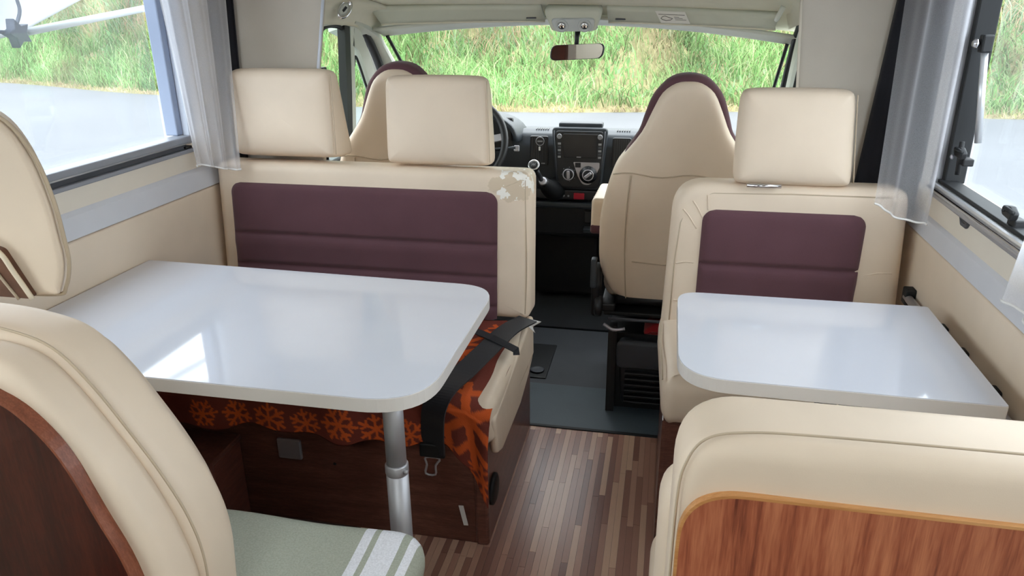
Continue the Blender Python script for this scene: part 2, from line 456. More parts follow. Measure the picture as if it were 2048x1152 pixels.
for i in range(nx):
    for j in range(nd): a = i*(nd+1)+j; fs.append((a, a+nd+1, a+nd+2, a+1))
struct(raw('verge', vs, fs, 'soil'), 'rising earth bank behind the road edge')
def blades(name, n, x0, x1, d0, d1, L0, L1, w, palette, lean, label, cat):
    x = rng.uniform(x0, x1, n); d = d0+(d1-d0)*rng.random(n)**1.25
    # clumps
    cl = rng.integers(0, max(1, n//40), n); cx = rng.uniform(x0, x1, n//40+1); cd = d0+(d1-d0)*rng.random(n//40+1)**1.2
    k = rng.random(n) < .6
    x = np.where(k, cx[cl]+rng.normal(0, .22, n), x); d = np.clip(np.where(k, cd[cl]+rng.normal(0, .18, n), d), d0, d1)
    base = np.array([(a, edge_y(a)+b, bank_pt(a, b)-.03) for a, b in zip(x, d)])
    L = rng.uniform(L0, L1, n)*(1+.4*np.sin(cx[cl]*5)*k); th = rng.uniform(0, 2*np.pi, n); ln = rng.uniform(lean*.3, lean, n)
    dirx = np.cos(th)*ln; diry = np.sin(th)*ln*.6-.25*ln
    W_ = w*rng.uniform(.6, 1.3, n)
    P = np.zeros((n, 5, 3))
    for q, (t, ww) in enumerate(((0, 1), (.5, .85))):
        cxp = base[:, 0]+dirx*L*t*t; cyp = base[:, 1]+diry*L*t*t; cz = base[:, 2]+L*(t-.42*ln*t*t)
        for s, o in ((-1, 0), (1, 1)):
            P[:, q*2+o, 0] = cxp+s*W_*ww; P[:, q*2+o, 1] = cyp+s*W_*ww*.5*np.sin(th); P[:, q*2+o, 2] = cz
    P[:, 4, 0] = base[:, 0]+dirx*L; P[:, 4, 1] = base[:, 1]+diry*L; P[:, 4, 2] = base[:, 2]+L*(1-.42*ln)
    me = D.meshes.new(name); vv = P.reshape(-1, 3); me.vertices.add(n*5); me.vertices.foreach_set('co', vv.ravel())
    b = np.arange(n)*5
    q1 = np.stack([b, b+1, b+3, b+2], 1); t1 = np.stack([b+2, b+3, b+4], 1)
    loops = np.concatenate([q1, t1], 1).ravel(); me.loops.add(len(loops)); me.loops.foreach_set('vertex_index', loops)
    st = np.stack([np.arange(n)*7, np.arange(n)*7+4], 1).ravel(); tot = np.tile([4, 3], n)
    me.polygons.add(2*n); me.polygons.foreach_set('loop_start', st); me.polygons.foreach_set('loop_total', tot)
    me.update(calc_edges=True)
    pal = np.array(palette); pi = np.clip((len(pal)*(.5+.28*np.sin(cx[cl]*3.1+cd[cl]*2.3)*k+.25*rng.normal(0, 1, n))).astype(int), 0, len(pal)-1)
    pa = np.sin(base[:, 0]*.8+d*.9)*np.sin(base[:, 0]*.37-d*1.5+1)+.5*np.sin(base[:, 0]*2.1+d*2.4)
    c = pal[pi]*rng.uniform(.72, 1.25, (n, 1))*(1+.26*pa[:, None]); dry = np.clip((np.sin(base[:, 0]*1.3+2)*np.sin(d*1.1+base[:, 0]*.5)+.12*d-.75)*1.6, 0, .7)*(rng.random(n) < .75)
    c = c*(1-dry[:, None])+np.array([.42, .32, .21])*dry[:, None]; c = np.repeat(c, 5, 0)
    at = me.color_attributes.new('Col', 'FLOAT_COLOR', 'POINT'); at.data.foreach_set('color', np.concatenate([np.clip(c, 0, 1), np.ones((len(c), 1))], 1).ravel())
    me.materials.append(M['blade']); o = link(D.objects.new(name, me)); tag(o, label, cat, kind='stuff'); return o
def blade_mat():
    m = NT('grass_blade'); a = m.n('ShaderNodeVertexColor'); a.layer_name = 'Col'
    d = m.n('ShaderNodeBsdfDiffuse'); t = m.n('ShaderNodeBsdfTranslucent')
    m.l(a.outputs[0], d.inputs[0]); m.l(a.outputs[0], t.inputs[0])
    mx = m.n('ShaderNodeMixShader'); mx.inputs[0].default_value = .4; m.l(d.outputs[0], mx.inputs[1]); m.l(t.outputs[0], mx.inputs[2])
    m.l(mx.outputs[0], m.out.inputs['Surface']); return m.m
M['blade'] = blade_mat()
G = [(.15, .17, .08), (.16, .26, .10), (.20, .36, .14), (.26, .44, .17), (.33, .48, .21), (.44, .48, .28)]
blades('tall_grass', 70000, -26, 16, .35, 7.5, .25, .65, .011, G, .9, 'tall bright green grass covering the roadside bank', 'grass')
blades('leafy_weeds', 16000, -26, 16, .6, 7.5, .12, .32, .030, [(.20, .36, .15), (.27, .46, .20), (.34, .50, .28), (.40, .50, .31)], 1.1, 'broad leaved light green weeds among the tall grass', 'weeds')
blades('reed_grass', 14000, -26, 16, 2.2, 8, .7, 1.3, .010, [(.24, .34, .17), (.30, .42, .24), (.36, .46, .30), (.50, .38, .25), (.54, .38, .26)], 1.15, 'long arching pale reeds high on the bank', 'grass')
blades('dry_grass', 9000, -26, 18, .02, .75, .05, .18, .012, [(.45, .36, .22), (.52, .44, .28), (.40, .40, .18)], 1.2, 'short dry straw grass along the road edge', 'grass')

# ---- floor
floor = struct(box('floor', (XL-.03, -2.7, -.03), (XR+.03, 2.31, -.004), 'subfloor', bev=0), 'brown striped laminate floor of the living area')
pm = None
def plank_mesh():
    bm = bmesh.new(); addbox(bm, (-.5, -.5, -.003), (.5, .5, 0)); 
    me = D.meshes.new('floor_plank'); bmesh.ops.recalc_face_normals(bm, faces=bm.faces[:]); bm.to_mesh(me); bm.free(); me.materials.append(M['strip']); return me
pm = plank_mesh()
sw = .0185; x = -.80
while x < .16:
    y = .95-random.random()*.3
    while y < 2.30:
        L = random.choice((.24, .34, .44, .55, .7)); L = min(L, 2.303-y)
        if L > .02 and not (x < -.45 and y > 1.66):
            o = D.objects.new('floor_plank', pm); o.parent = floor; COL.objects.link(o)
            o.location = (x+sw/2, y+L/2, -.001); o.scale = (sw-.0006, L-.0008, 1)
        y += L
    x += sw
box('threshold_strip', (-.44, 2.297, -.006), (.06, 2.312, .003), 'rubber', floor, .002)
struct(box('floor_cab', (-1.30, 2.31, -.04), (.52, 4.2, -.012), 'cabvinyl', bev=0), 'dark grey vinyl floor of the driving cab')
tag(box('rubber_mat', (-.60, 2.316, -.012), (.25, 2.63, -.004), 'mat', bev=.003), 'blue grey rubber mat between laminate floor and cab', 'mat')
tag(box('cab_carpet', (-1.15, 3.19, -.012), (.46, 4.1, -.002), 'carpet', bev=.003), 'black carpet on the floor below the dashboard', 'carpet')
fp = thing('floor_hatch', 'small dark floor plate with round lock beside the seat base', 'hatch', (-.47, 2.85, -.012))
box('plate', (-.53, 2.68, -.012), (-.42, 3.0, -.007), 'black', fp, .004)
lathe('lock_ring', [(.018, 0), (.028, .002), (.030, .006), (.024, .008), (.016, .004)], frame((-.466, 2.74, -.008), (1, 0, 0), (0, 1, 0)), 'grey_dark', fp)

# ---- side walls (openings left free for windows)
def wall_with_hole(name, x0, x1, hole, label, y0=-2.7, y1=2.36, hole2=None):
    yh0, yh1, zh0, zh1 = hole
    b = [((x0, y0, -.03), (x1, y1, zh0)), ((x0, yh1, zh0), (x1, y1, zh1)), ((x0, y0, zh1), (x1, y1, ZC+.04))]
    if hole2:
        b.append(((x0, hole2[1], zh0), (x1, yh0, zh1))); b.append(((x0, y0, zh0), (x1, hole2[0], zh1)))
    else: b.append(((x0, y0, zh0), (x1, yh0, zh1)))
    return struct(boxes(name, b, 'wall_cream'), label)
WL = (.55, 2.08, 1.045, 1.66); WR = (.55, 2.075, .985, 1.66)
wall_with_hole('wall_left', XL-.045, XL, WL, 'cream left side wall under the large window', hole2=(-.88, .36))
wall_with_hole('wall_right', XR, XR+.045, WR, 'cream right side wall under the window', hole2=(-1.2, -.5))
struct(box('window_7', (XR+.03, -1.2, WR[2]), (XR+.034, -.5, WR[3]), 'glass', bev=0), 'unseen window added behind the viewer to let in light')  # out-of-view opening added and sized for the soft light it lets in
struct(box('wall_back', (XL-.03, -2.74, -.03), (XR+.03, -2.70, ZC), 'wall_cream', bev=0), 'cream rear wall behind the viewer')
# ceiling with two unseen openings, added to let sky light into the interior
struct(boxes('ceiling', [((XL-.03, -2.74, ZC), (-.80, 2.40, ZC+.04)), ((.05, -2.74, ZC), (XR+.03, 2.40, ZC+.04)),
    ((-.80, -.15, ZC), (.05, 2.40, ZC+.04)), ((-.80, -1.65, ZC), (.05, -1.05, ZC+.04)), ((-.80, -2.74, ZC), (.05, -2.45, ZC+.04))], 'ceiling'), 'white vinyl ceiling with two openings added for light')
for k, (y0, y1) in enumerate(((-1.05, -.15), (-2.45, -1.65))):
    w = struct(D.objects.new('window_%d' % (5+k), None), 'unseen clear ceiling opening added to light the interior'); COL.objects.link(w); w.location = (-.375, (y0+y1)/2, ZC)
    boxes('frame', [((-.83, y0-.03, ZC-.012), (-.80, y1+.03, ZC)), ((.05, y0-.03, ZC-.012), (.08, y1+.03, ZC)), ((-.80, y0-.03, ZC-.012), (.05, y0, ZC)), ((-.80, y1, ZC-.012), (.05, y1+.03, ZC))], 'white_plastic', w)
    box('pane', (-.81, y0-.01, ZC+.045), (.06, y1+.01, ZC+.05), 'glass', w, 0)
w = struct(box('window_4', (XL-.03, -.88, WL[2]), (XL-.026, .36, WL[3]), 'glass', bev=0), 'kitchen window behind the viewer')

# padded panels, ledges (left)
def padded(name, x, sgn, y0, y1, z0, z1, label):
    T = frame((x, y0, z0), (0, 1, 0), (0, 0, 1)) if sgn > 0 else frame((x, y1, z0), (0, -1, 0), (0, 0, 1))
    L = y1-y0
    return tag(cushion(name, rrect(0, 0, L, z1-z0, .012), .016, .007, T, 'padding', None, .0, 0), label, 'wall panel')
padded('padded_wall_panel', XL, 1, .2, 2.34, .30, .872, 'tan padded leatherette wall panel beside the large table')
padded('padded_wall_panel', XR, -1, .2, 2.34, .26, .828, 'tan padded leatherette wall panel beside the small table')
def ledge(name, prof, y0, y1, mat, label):
    n = len(prof); vs = [(x, y, z) for y in (y0, y1) for x, z in prof]
    fs = [(i, (i+1) % n, n+(i+1) % n, n+i) for i in range(n)]+[tuple(range(n))[::-1], tuple(range(n, 2*n))]
    return struct(raw(name, vs, fs, mat, None, False), label)
ledge('trim_1', [(XL, .872), (XL+.018, .876), (XL+.010, .93), (XL+.004, .944), (XL, .944)], .2, 2.34, 'ledge', 'grey white ledge strip above the left padded panel')
ledge('trim_2', [(XL, .944), (XL+.014, .946), (XL+.014, .998), (XL, 1.0)], .2, 2.34, 'wall_cream', 'cream strip under the left window frame')
ledge('trim_3', [(XR, .828), (XR, .888), (XR-.004, .888), (XR-.010, .876), (XR-.018, .832)], .2, 2.34, 'ledge', 'grey ledge strip above the right padded panel')
ledge('trim_4', [(XR, .89), (XR, .955), (XR-.012, .955), (XR-.012, .892)], .2, 2.34, 'wall_cream', 'cream strip under the right window rail')

# left window
w1 = struct(D.objects.new('window_1', None), 'large left side window with grey sliding frame'); COL.objects.link(w1); w1.location = (XL, 1.3, 1.0)
y0, y1 = .5, 2.075
box('frame_rail', (XL-.03, y0, 1.026), (XL+.022, y1, 1.05), 'grey_frame', w1, .004)
box('lower_rail', (XL-.01, y0, 1.0), (XL+.026, y1, 1.012), 'grey_frame', w1, .003)
box('rail_groove', (XL-.01, y0, 1.012), (XL+.012, y1-.02, 1.026), 'grey_dark', w1, .001)
tube('rail_highlight', [(XL+.023, y0, 1.030), (XL+.023, y1, 1.030)], .0025, 'alu_light', w1)
box('rail_end_clip', (XL+.0, y1-.035, 1.012), (XL+.02, y1-.004, 1.02), 'black', w1, .002)
box('frame_post', (XL-.052, 2.052, 1.05), (XL-.01, 2.08, 1.66), 'blue_frame', w1, .004)
box('inner_post', (XL-.012, 2.078, 1.045), (XL+.012, 2.125, 1.66), 'pale_frame', w1, .004)
box('frame_head', (XL-.045, y0, 1.655), (XL+.02, y1, 1.70), 'grey_frame', w1, .004)
box('pane', (XL-.060, y0, 1.03), (XL-.056, 2.05, 1.68), 'acrylic', w1, 0)
# right window
w2 = struct(D.objects.new('window_2', None), 'right side window with black seal and aluminium rail'); COL.objects.link(w2); w2.location = (XR, 1.3, .95)
box('frame_rail', (XR-.024, y0, .958), (XR+.02, 2.08, .984), 'alu_light', w2, .006)
tube('rail_highlight', [(XR-.026, y0, .972), (XR-.026, 2.08, .972)], .004, 'chrome', w2)
box('lower_lip', (XR-.018, y0, .945), (XR+.01, 2.08, .957), 'alu', w2, .003)
box('seal', (XR-.012, y0, .984), (XR+.03, 2.06, .993), 'rubber', w2, .002)
box('seal_post', (XR-.004, 2.040, .985), (XR+.045, 2.062, 1.66), 'rubber', w2, .004)
box('frame_post', (XR-.022, 2.062, .96), (XR+.02, 2.082, 1.70), 'alu', w2, .004)
box('white_jamb', (XR-.020, 2.098, .95), (XR+.0, 2.165, 1.70), 'white_plastic', w2, .006)
box('frame_head', (XR-.02, y0, 1.655), (XR+.04, 2.06, 1.70), 'grey_frame', w2, .004)
box('pane', (XR+.056, y0, .97), (XR+.06, 2.06, 1.68), 'acrylic', w2, 0)
st = tube('stay_arm', [(XR+.008, 1.985, 1.31), (XR+.030, 1.972, 1.10)], .008, 'alu_light', w2, n=12)
lathe('stay_knob', [(.004, 0), (.010, .004), (.012, .010), (.006, .016)], frame((XR-.004, 1.988, 1.325), (0, 1, 0), (0, 0, 1)) @ Matrix.Rotation(math.pi, 4, 'X'), 'chrome', st)
box('stay_socket', (XR-.004, 1.972, 1.305), (XR+.02, 2.0, 1.345), 'black', st, .004)
def latch(loc, name='window_latch'):
    x, y, z = loc
    l = cushion(name, rpoly([(-.024, -.010, .008), (.020, -.014, .008), (.026, .004, .008), (.004, .014, .006), (-.026, .010, .008)]), .016, .005, frame((x, y, z), (0, -1, 0), (0, 0, 1)), 'black', w2)
    tube('latch_lever', [(x-.012, y+.02, z-.002), (x-.02, y, z+.010), (x-.016, y-.03, z+.006)], .005, 'rubber', l)
    box('latch_base', (x-.004, y-.018, z-.030), (x+.02, y+.018, z-.012), 'black', l, .003); return l
latch((XR-.002, 1.63, 1.018))
lt = latch((XR+.006, 1.975, 1.075), 'window_latch')
tube('latch_pin', [(XR+.0, 1.985, 1.10), (XR+.004, 1.985, 1.02)], .006, 'black', lt)
lathe('latch_rivet', [(.006, 0), (.006, .004), (.003, .006)], frame((XR-.012, 1.99, 1.062), (0, -1, 0), (0, 0, 1)), 'silver', lt, 12)
gp = cushion('blind_grip', rpoly([(-.03, 0, .001), (.03, 0, .001), (.018, -.016, .01), (-.018, -.016, .01)][::-1]), .006, .002, frame((XR-.012, 1.83, .946), (0, -1, 0), (0, 0, 1)), 'grey_dark', w2)

# ---- partition panels to the cab
PY = 2.345
def panel(name, cs, label):
    return struct(prism(name, rpoly(cs, step=1), .025, XZ(0, PY+.025, 0), 'partition', None, .004), label)
panel('wall_cab_left', [(XL, .40, 0), (-1.16, .40, 0), (-1.125, 1.235, .02), (-1.085, 1.45, .03), (-1.06, ZC, 0), (XL, ZC, 0)], 'grey beige partition panel between left curtain and cab')
panel('wall_cab_right', [(.385, .40, 0), (XR, .40, 0), (XR, ZC, 0), (.345, ZC, 0), (.345, 1.42, .02), (.365, 1.18, .02)], 'grey beige partition panel between cab and right curtain')
struct(box('wall_overcab', (-1.08, PY, 1.485), (.36, PY+.03, ZC), 'partition', bev=.004), 'bulkhead panel above the cab opening')
tube('trim_5', [(-1.155, PY-.003, .95), (-1.123, PY-.003, 1.235), (-1.083, PY-.003, 1.45)], .005, 'pale_frame')
D.objects['trim_5']['kind'] = 'structure'
tube('trim_6', [(.372, PY-.003, .95), (.363, PY-.003, 1.18), (.343, PY-.003, 1.45)], .004, 'wall_cream')
D.objects['trim_6']['kind'] = 'structure'

# ================================================================== CAB SHELL
# headliner: curved sheet from bulkhead to windscreen header
def zedge(s): return 1.417-.02*s-.02*s*s
def hl(u, v):
    s = (u-.5)*2; x = -.38+.86*s
    if v < .7:
        t = v/.7; y = 2.36+(3.08-.24*s*s-2.36)*t; z = 1.50+(zedge(s)+.004-1.50)*t**.8
    else:
        t = (v-.7)/.3; a = (3.08-.24*s*s, zedge(s)+.004); b = (3.30-.29*s*s, 1.372-.016*s-.04*s*s)
        y = a[0]+(b[0]-a[0])*t; z = a[1]+(b[1]-a[1])*t+.018*math.sin(t*math.pi)
    return (x, y, z)
hd = struct(grid('ceiling_cab', hl, 40, 30, 'headliner', thick=.012), 'grey green cloth headliner of the cab')
def wtop(s): return V((-.365+.80*s, 3.36-.30*s*s, 1.337-.05*s*s-.016*s))
def wbot(s): return V((-.35+.78*s, 4.12-.42*s*s, .76))
def wsp(u, v): return wbot((u-.5)*2).lerp(wtop((u-.5)*2), v)
w3 = struct(D.objects.new('window_3', None), 'wide curved windscreen of the cab'); COL.objects.link(w3); w3.location = (-.36, 3.8, .76)
grid('windscreen_glass', wsp, 30, 10, 'glass', w3)
grid('header_trim', lambda u, v: wtop(u*2-1)+V((0, -.004-.06*v-.05*v*v, .002+.028*v)), 24, 5, 'pillar', w3, thick=.012)
tube('black_band', [wtop(s/10)+V((0, .008, .004)) for s in range(-10, 11)], .006, 'rubber', w3, n=8)
for s in (-1, 1):
    tube('glass_seal', [wsp(.5+.5*s*.985, t/8)+V((-.004*s, -.012, 0)) for t in range(9)], .007, 'rubber', w3)
# A pillars
def pillar(name, s, label):
    pts = [wsp(.5+.5*s*1.02, t/10)+V((s*.045, -.045, .0)) for t in range(11)]
    pts.append(pts[-1]+V((s*-.0, -.10, .035))); pts.append(pts[-1]+V((0, -.12, .03)))
    return struct(tube(name, spline(pts, 3), None, 'pillar', flat=(.115, .05, (1, -.25*s, .25))), label)
pillar('trim_7', -1, 'grey left windscreen pillar trim'); pillar('trim_8', 1, 'grey right windscreen pillar trim')
# header fairing from headliner to door tops (left and right)
def fairing(name, s, label):
    def f(u, v):
        a = V((-.38+s*.70, 2.36+.95*u, 1.46-.115*u**1.5)); b = V((-.38+s*.80, 2.36+.72*u, 1.365-.045*u*u))
        p = a.lerp(b, v); p.z += .02*math.sin(v*math.pi); p.x += s*.015*math.sin(v*math.pi); return p
    return struct(grid(name, f, 12, 8, 'headliner', thick=.012), label)
fairing('trim_9', -1, 'headliner edge above the left cab door'); fairing('trim_10', 1, 'headliner edge above the right cab door')
# cab side doors
def cab_door(name, X, s, label):
    d = struct(D.objects.new(name, None), label); COL.objects.link(d); d.location = (X, 2.8, .3)
    P = lambda y, z, dx=0: V((X+s*(.10*max(0, .0)+.0)+dx, y, z))
    # lower door card
    box('door_card', (min(X, X+s*.05), 2.40, .05), (max(X, X+s*.05), 3.75, .90), 'dash', d, .01)
    # rear post and top rail
    tube('window_seal', spline([P(2.50, .90), P(2.50, 1.22), P(2.535, 1.325), P(2.60, 1.352), P(2.70, 1.348), P(2.742, 1.325), P(2.735, 1.25), P(2.70, 1.0), P(2.68, .88)], 5), .008, 'rubber', d)
    tube('division_post', [P(2.745, 1.35), P(2.715, 1.10), P(2.675, .86)], None, 'rubber', d, flat=(.045, .03, (0, 1, 0)))
    tube('division_trim', [P(2.790, 1.345), P(2.755, 1.10), P(2.712, .86)], None, 'pillar', d, flat=(.034, .03, (0, 1, 0)))
    tube('quarter_frame', spline([P(2.80, 1.31), P(2.87, 1.275), P(2.95, 1.16), P(3.06, .98), P(3.12, .87)], 5), None, 'pillar', d, flat=(.07, .03, (0, 1, .3)))
    tube('quarter_seal', spline([P(2.815, 1.20), P(2.83, 1.235), P(2.86, 1.21), P(2.93, 1.10), P(3.02, .95), P(3.06, .87)], 5), .005, 'rubber', d)
    tube('door_seal', spline([P(2.66, 1.375), P(2.76, 1.378), P(2.88, 1.355), P(2.98, 1.29), P(3.08, 1.185), P(3.25, .95)], 6), .018, 'rubber', d)
    tube('top_rail', spline([P(2.50, 1.365), P(2.70, 1.367), P(2.84, 1.335), P(2.90, 1.29)], 5), .016, 'pillar', d)
    vs = [P(2.50, .88), P(3.10, .88), P(2.86, 1.28), P(2.80, 1.35), P(2.50, 1.36)]
    raw('door_glass', [v+V((s*.012, 0, 0)) for v in vs], [(0, 1, 2, 3, 4)], 'greenglass', d, False)
    box('belt_line', (X-.03, 2.42, .875), (X+.03, 3.3, .90), 'dash', d, .006)
    return d
cab_door('door_1', -1.20, -1, 'left cab door with tinted window and quarter light')
cab_door('door_2', .44, 1, 'right cab door with tinted window and quarter light')
tag(box('belt_guide', (-1.185, 2.44, 1.19), (-1.155, 2.475, 1.225), 'black', bev=.004), 'small black seat belt guide beside left partition edge', 'belt guide')
tag(box('engine_bay_wall', (-1.25, 4.05, -.04), (.5, 4.12, .76), 'black', bev=0), 'black bulkhead in front of the footwell', 'bulkhead', kind='structure')
# ---- vehicle skin (seen only from outside)
struct(boxes('wall_cab_skin', [((-1.30, 2.37, -.3), (-1.26, 4.1, .88)), ((.49, 2.37, -.3), (.53, 4.1, .88))], 'bodypaint'), 'white outer body panels of the cab')
struct(box('bonnet', (-1.15, 4.14, .1), (.40, 4.75, .62), 'bodypaint', bev=.08, seg=4), 'white bonnet in front of the windscreen')

# ---- oval vent in the left roof corner
ov = thing('roof_vent', 'small oval chrome ringed vent in the left roof corner', 'vent', (-1.13, 2.58, 1.41))
T = frame((-1.125, 2.585, 1.408), (.25, .75, .55), (-.3, -.4, .85))
lathe('ring', [(.020, 0), (.027, .003), (.030, .008), (.024, .010), (.021, .004)], T @ Matrix.Diagonal((1.5, .8, 1, 1)), 'chrome', ov)
lathe('grille', [(.021, 0), (.021, .004), (.010, .006)], T @ Matrix.Diagonal((1.5, .8, 1, 1)), 'pillar', ov)
box('slot', (-.012, -.004, .006), (.012, .004, .008), 'black', ov, 0, T)

# ---- sun visors, console, mirror
def visor(name, s0, s1, label, sticker=False):
    v_ = thing(name, label, 'sun visor', tuple(wtop((s0+s1)/2)+V((0, -.16, .05))), 'sun visors')
    def f(u, v):
        s = s0+(s1-s0)*u; x = -.38+.83*s; zb = 1.357-.014*s-.017*s*s; return V((x, 3.19-.27*s*s-.11*v+.0*s, zb+(zedge(s)-.004-zb)*v))
    g = grid('panel', f, 14, 4, 'visor', v_, thick=.016)
    lo = [V(f(i/14, 0))+V((0, -.004, -.004)) for i in range(15)]
    tube('edge_bead', lo, .006, 'headliner', v_)
    mid = f(.08 if s0 > 0 else .92, .25)
    box('clip', tuple(V(mid)+V((-.02, -.014, -.010))), tuple(V(mid)+V((.02, -.004, -.003))), 'grey_dark', v_, .002)
    if sticker:
        a = V(f(.34, .14)); b = V(f(.52, .14)); c = V(f(.34, .92))
        nrm = (b-a).cross(c-a).normalized()
        if nrm.y > 0: nrm = -nrm
        TT = frame(tuple(a+nrm*.0095), tuple(b-a), tuple(c-a)); W_, H_ = (b-a).length, (c-a).length
        st_ = prism('warning_label', [(0, 0), (W_, 0), (W_, H_), (0, H_)], .0008, TT, 'paper', v_)
        ink = [((.06*W_, H_*.72, .0009), (.94*W_, H_*.76, .0012))]
        for i in range(3): ink.append(((.55*W_, H_*(.3+.12*i), .0009), (W_*(.92-.1*i), H_*(.33+.12*i), .0012)))
        boxes('print_lines', ink, 'ink', st_, TT)
        tube('print_drawing', [TT @ V((W_*x_, H_*z_, .0014)) for x_, z_ in ((.08, .4), (.16, .55), (.26, .62), (.38, .5), (.48, .42), (.38, .28), (.22, .22), (.12, .3))], .0012, 'ink', st_, True, 5)
visor('sun_visor', -.91, -.16, 'left grey sun visor folded up above the windscreen')
visor('sun_visor', .15, .89, 'right grey sun visor with a white warning label', True)
cs_ = thing('overhead_console', 'grey overhead console with two round reading lamps', 'console', (-.385, 3.2, 1.36))
T = frame((-.385, 3.14, 1.336), (1, 0, 0), (0, -.45, .89))
cushion('housing', rpoly([(-.088, 0, .02), (.088, 0, .02), (.122, .10, .03), (-.122, .10, .03)]), .05, .015, T, 'visor', cs_)
cushion('lamp_panel', rpoly([(-.075, .006, .015), (.075, .006, .015), (.088, .060, .015), (-.088, .060, .015)]), .012, .005, T @ Matrix.Translation((0, 0, .046)), 'lamp_lens', cs_)
for sx in (-.045, .045):
    lp = lathe('reading_lamp', [(.026, 0), (.026, .004), (.020, .006), (.018, .002), (.006, .002)], T @ Matrix.Translation((sx, .032, .057)), 'lamp_lens', cs_, 24)
    lathe('lens', [(.016, 0), (.012, .005), (.004, .007)], T @ Matrix.Translation((sx, .032, .058)), 'chrome', lp, 20)
rm = thing('rear_view_mirror', 'black rimmed rear view mirror hanging below the console', 'mirror', (-.385, 3.22, 1.24))
TM = frame((-.383, 3.20, 1.236), (1, .022, .022), (-.02, .055, 1))
MO = rpoly([(-.118, -.036, .03), (.105, -.030, .03), (.118, .030, .03), (-.105, .026, .03)], step=.02)
cushion('housing', MO, .022, .008, TM @ Matrix.Translation((0, 0, -.022)), 'black', rm, 0, .01)
prism('mirror_glass', [tuple(V(p)*.94) for p in MO], .0015, TM @ Matrix.Translation((0, 0, .0004)), 'mirror', rm)
tube('stem', [(-.388, 3.225, 1.262), (-.388, 3.235, 1.29), (-.386, 3.25, 1.325)], [.009, .010, .014], 'black', rm)
cushion('mount', rpoly([(-.075, 0, .01), (.075, 0, .01), (.085, .014, .006), (-.085, .014, .006)]), .03, .005, XZ(-.385, 3.245, 1.318), 'rubber', rm)
# coat-hook like handle at right roof corner
tag(tube('grab_handle', spline([(.335, 2.62, 1.405), (.325, 2.63, 1.38), (.330, 2.72, 1.365), (.345, 2.80, 1.375)], 5), .008, 'pillar'), 'pale grab handle in the right roof corner of the cab', 'handle')

# ================================================================== DASHBOARD
da = thing('dashboard', 'dark dashboard across the cab below the windscreen', 'dashboard', (-.38, 3.6, .4))
def dsh(u, v):               # top shell profile
    x = -1.18+1.60*u
    prof = [(3.46, .52), (3.44, .66), (3.43, .80), (3.455, .850), (3.52, .862), (3.70, .845), (3.90, .79), (4.06, .755)]
    q = v*(len(prof)-1); i = min(int(q), len(prof)-2); t = q-i
    y = prof[i][0]+(prof[i+1][0]-prof[i][0])*t; z = prof[i][1]+(prof[i+1][1]-prof[i][1])*t
    return (x, y, z)
grid('shell', dsh, 24, 28, 'dash', da, thick=.01)
box('lower_fascia', (-1.15, 3.45, .36), (.40, 3.75, .54), 'dash_dark', da, .02)
box('under_shelf', (-.72, 3.40, .515), (.35, 3.50, .545), 'dash', da, .01)
box('footwell_panel', (-.62, 3.55, .02), (-.30, 3.95, .37), 'black', da, .02)
box('glovebox_line', (-.36, 3.425, .44), (.30, 3.452, .50), 'black', da, .006)
box('pedal_bracket', (-.36, 3.40, .40), (-.27, 3.47, .42), 'dash', da, .004)
# centre console
CT = XZ(-.385, 3.42, .62)
cushion('centre_surround', rpoly([(-.105, -.01, .03), (.105, -.01, .03), (.128, .275, .02), (-.128, .275, .02)]), .03, .008, CT, 'dash', da)
cc = cushion('centre_console', rpoly([(-.095, .002, .03), (.095, .002, .03), (.112, .262, .02), (-.112, .262, .02)]), .012, .005, CT @ Matrix.Translation((0, 0, .028)), 'dash_dark', da)
C2 = CT @ Matrix.Translation((0, 0, .041))
for s in (-1, 1): tube('bright_edge', [C2 @ V((s*.097, .02, -.004)), C2 @ V((s*.115, .262, -.004))], .003, 'grey_dark', cc)
cushion('display', rpoly([(-.070, .142, .006), (.082, .142, .006), (.086, .250, .006), (-.074, .250, .006)]), .006, .002, C2, 'screen', cc)
for sx in (-.090, .094):
    lathe('volume_knob', [(.011, 0), (.011, .010), (.008, .012), (.007, .009)], C2 @ Matrix.Translation((sx, .238, 0)), 'grey_mark', cc, 20)
    for i in range(5): box('button', (sx-.007, .140+i*.015, 0), (sx+.007, .149+i*.015, .003), 'grey_dark' if i % 2 else 'grey_mark', cc, .001, C2)
box('display_mark', (-.010, .144, .006), (.010, .148, .0066), 'grey_mark', cc, 0, C2)
box('upper_tray', (-.10, .268, -.10), (.10, .292, -.04), 'dash', cc, .006, C2)
prism('silver_plate', rpoly([(-.025, .122, .004), (.095, .122, .006), (.095, .098, .02), (.058, .018, .045), (.020, .018, .03), (-.005, .06, .02)][::-1]), .004, C2, 'silver', cc, .001)
box('hazard_button', (-.016, .098, .003), (.010, .120, .006), 'dash_dark', cc, .002, C2)
for (sx, sz, r) in ((-.045, .066, .026), (.045, .066, .036)):
    dl = lathe('climate_dial', [(r*1.12, 0), (r*1.12, .006), (r*.8, .008), (r*.78, .014), (r*.6, .016)], C2 @ Matrix.Translation((sx, sz, .002)), 'dash_dark', cc, 32)
    tube('dial_ring', [C2 @ V((sx+a, sz+b, .017)) for a, b in circ(.024, 28)], .0028, 'silver', dl, True, 6)
    T2 = C2 @ Matrix.Translation((sx, sz, .016)) @ Matrix.Rotation(0.05 if sx < 0 else -.9, 4, 'Z')
    cushion('dial_grip', rpoly([(-.007, -.019, .005), (.007, -.019, .005), (.007, .019, .005), (-.007, .019, .005)], step=.02), .010, .003, T2, 'silver', dl)
    for k in range(7):
        a = math.pi*(.2+k*.27); box('dial_mark', (sx+.033*math.cos(a)-.001, sz+.033*math.sin(a)-.001, .002), (sx+.033*math.cos(a)+.001, sz+.033*math.sin(a)+.001, .010), 'grey_mark', dl, 0, C2)
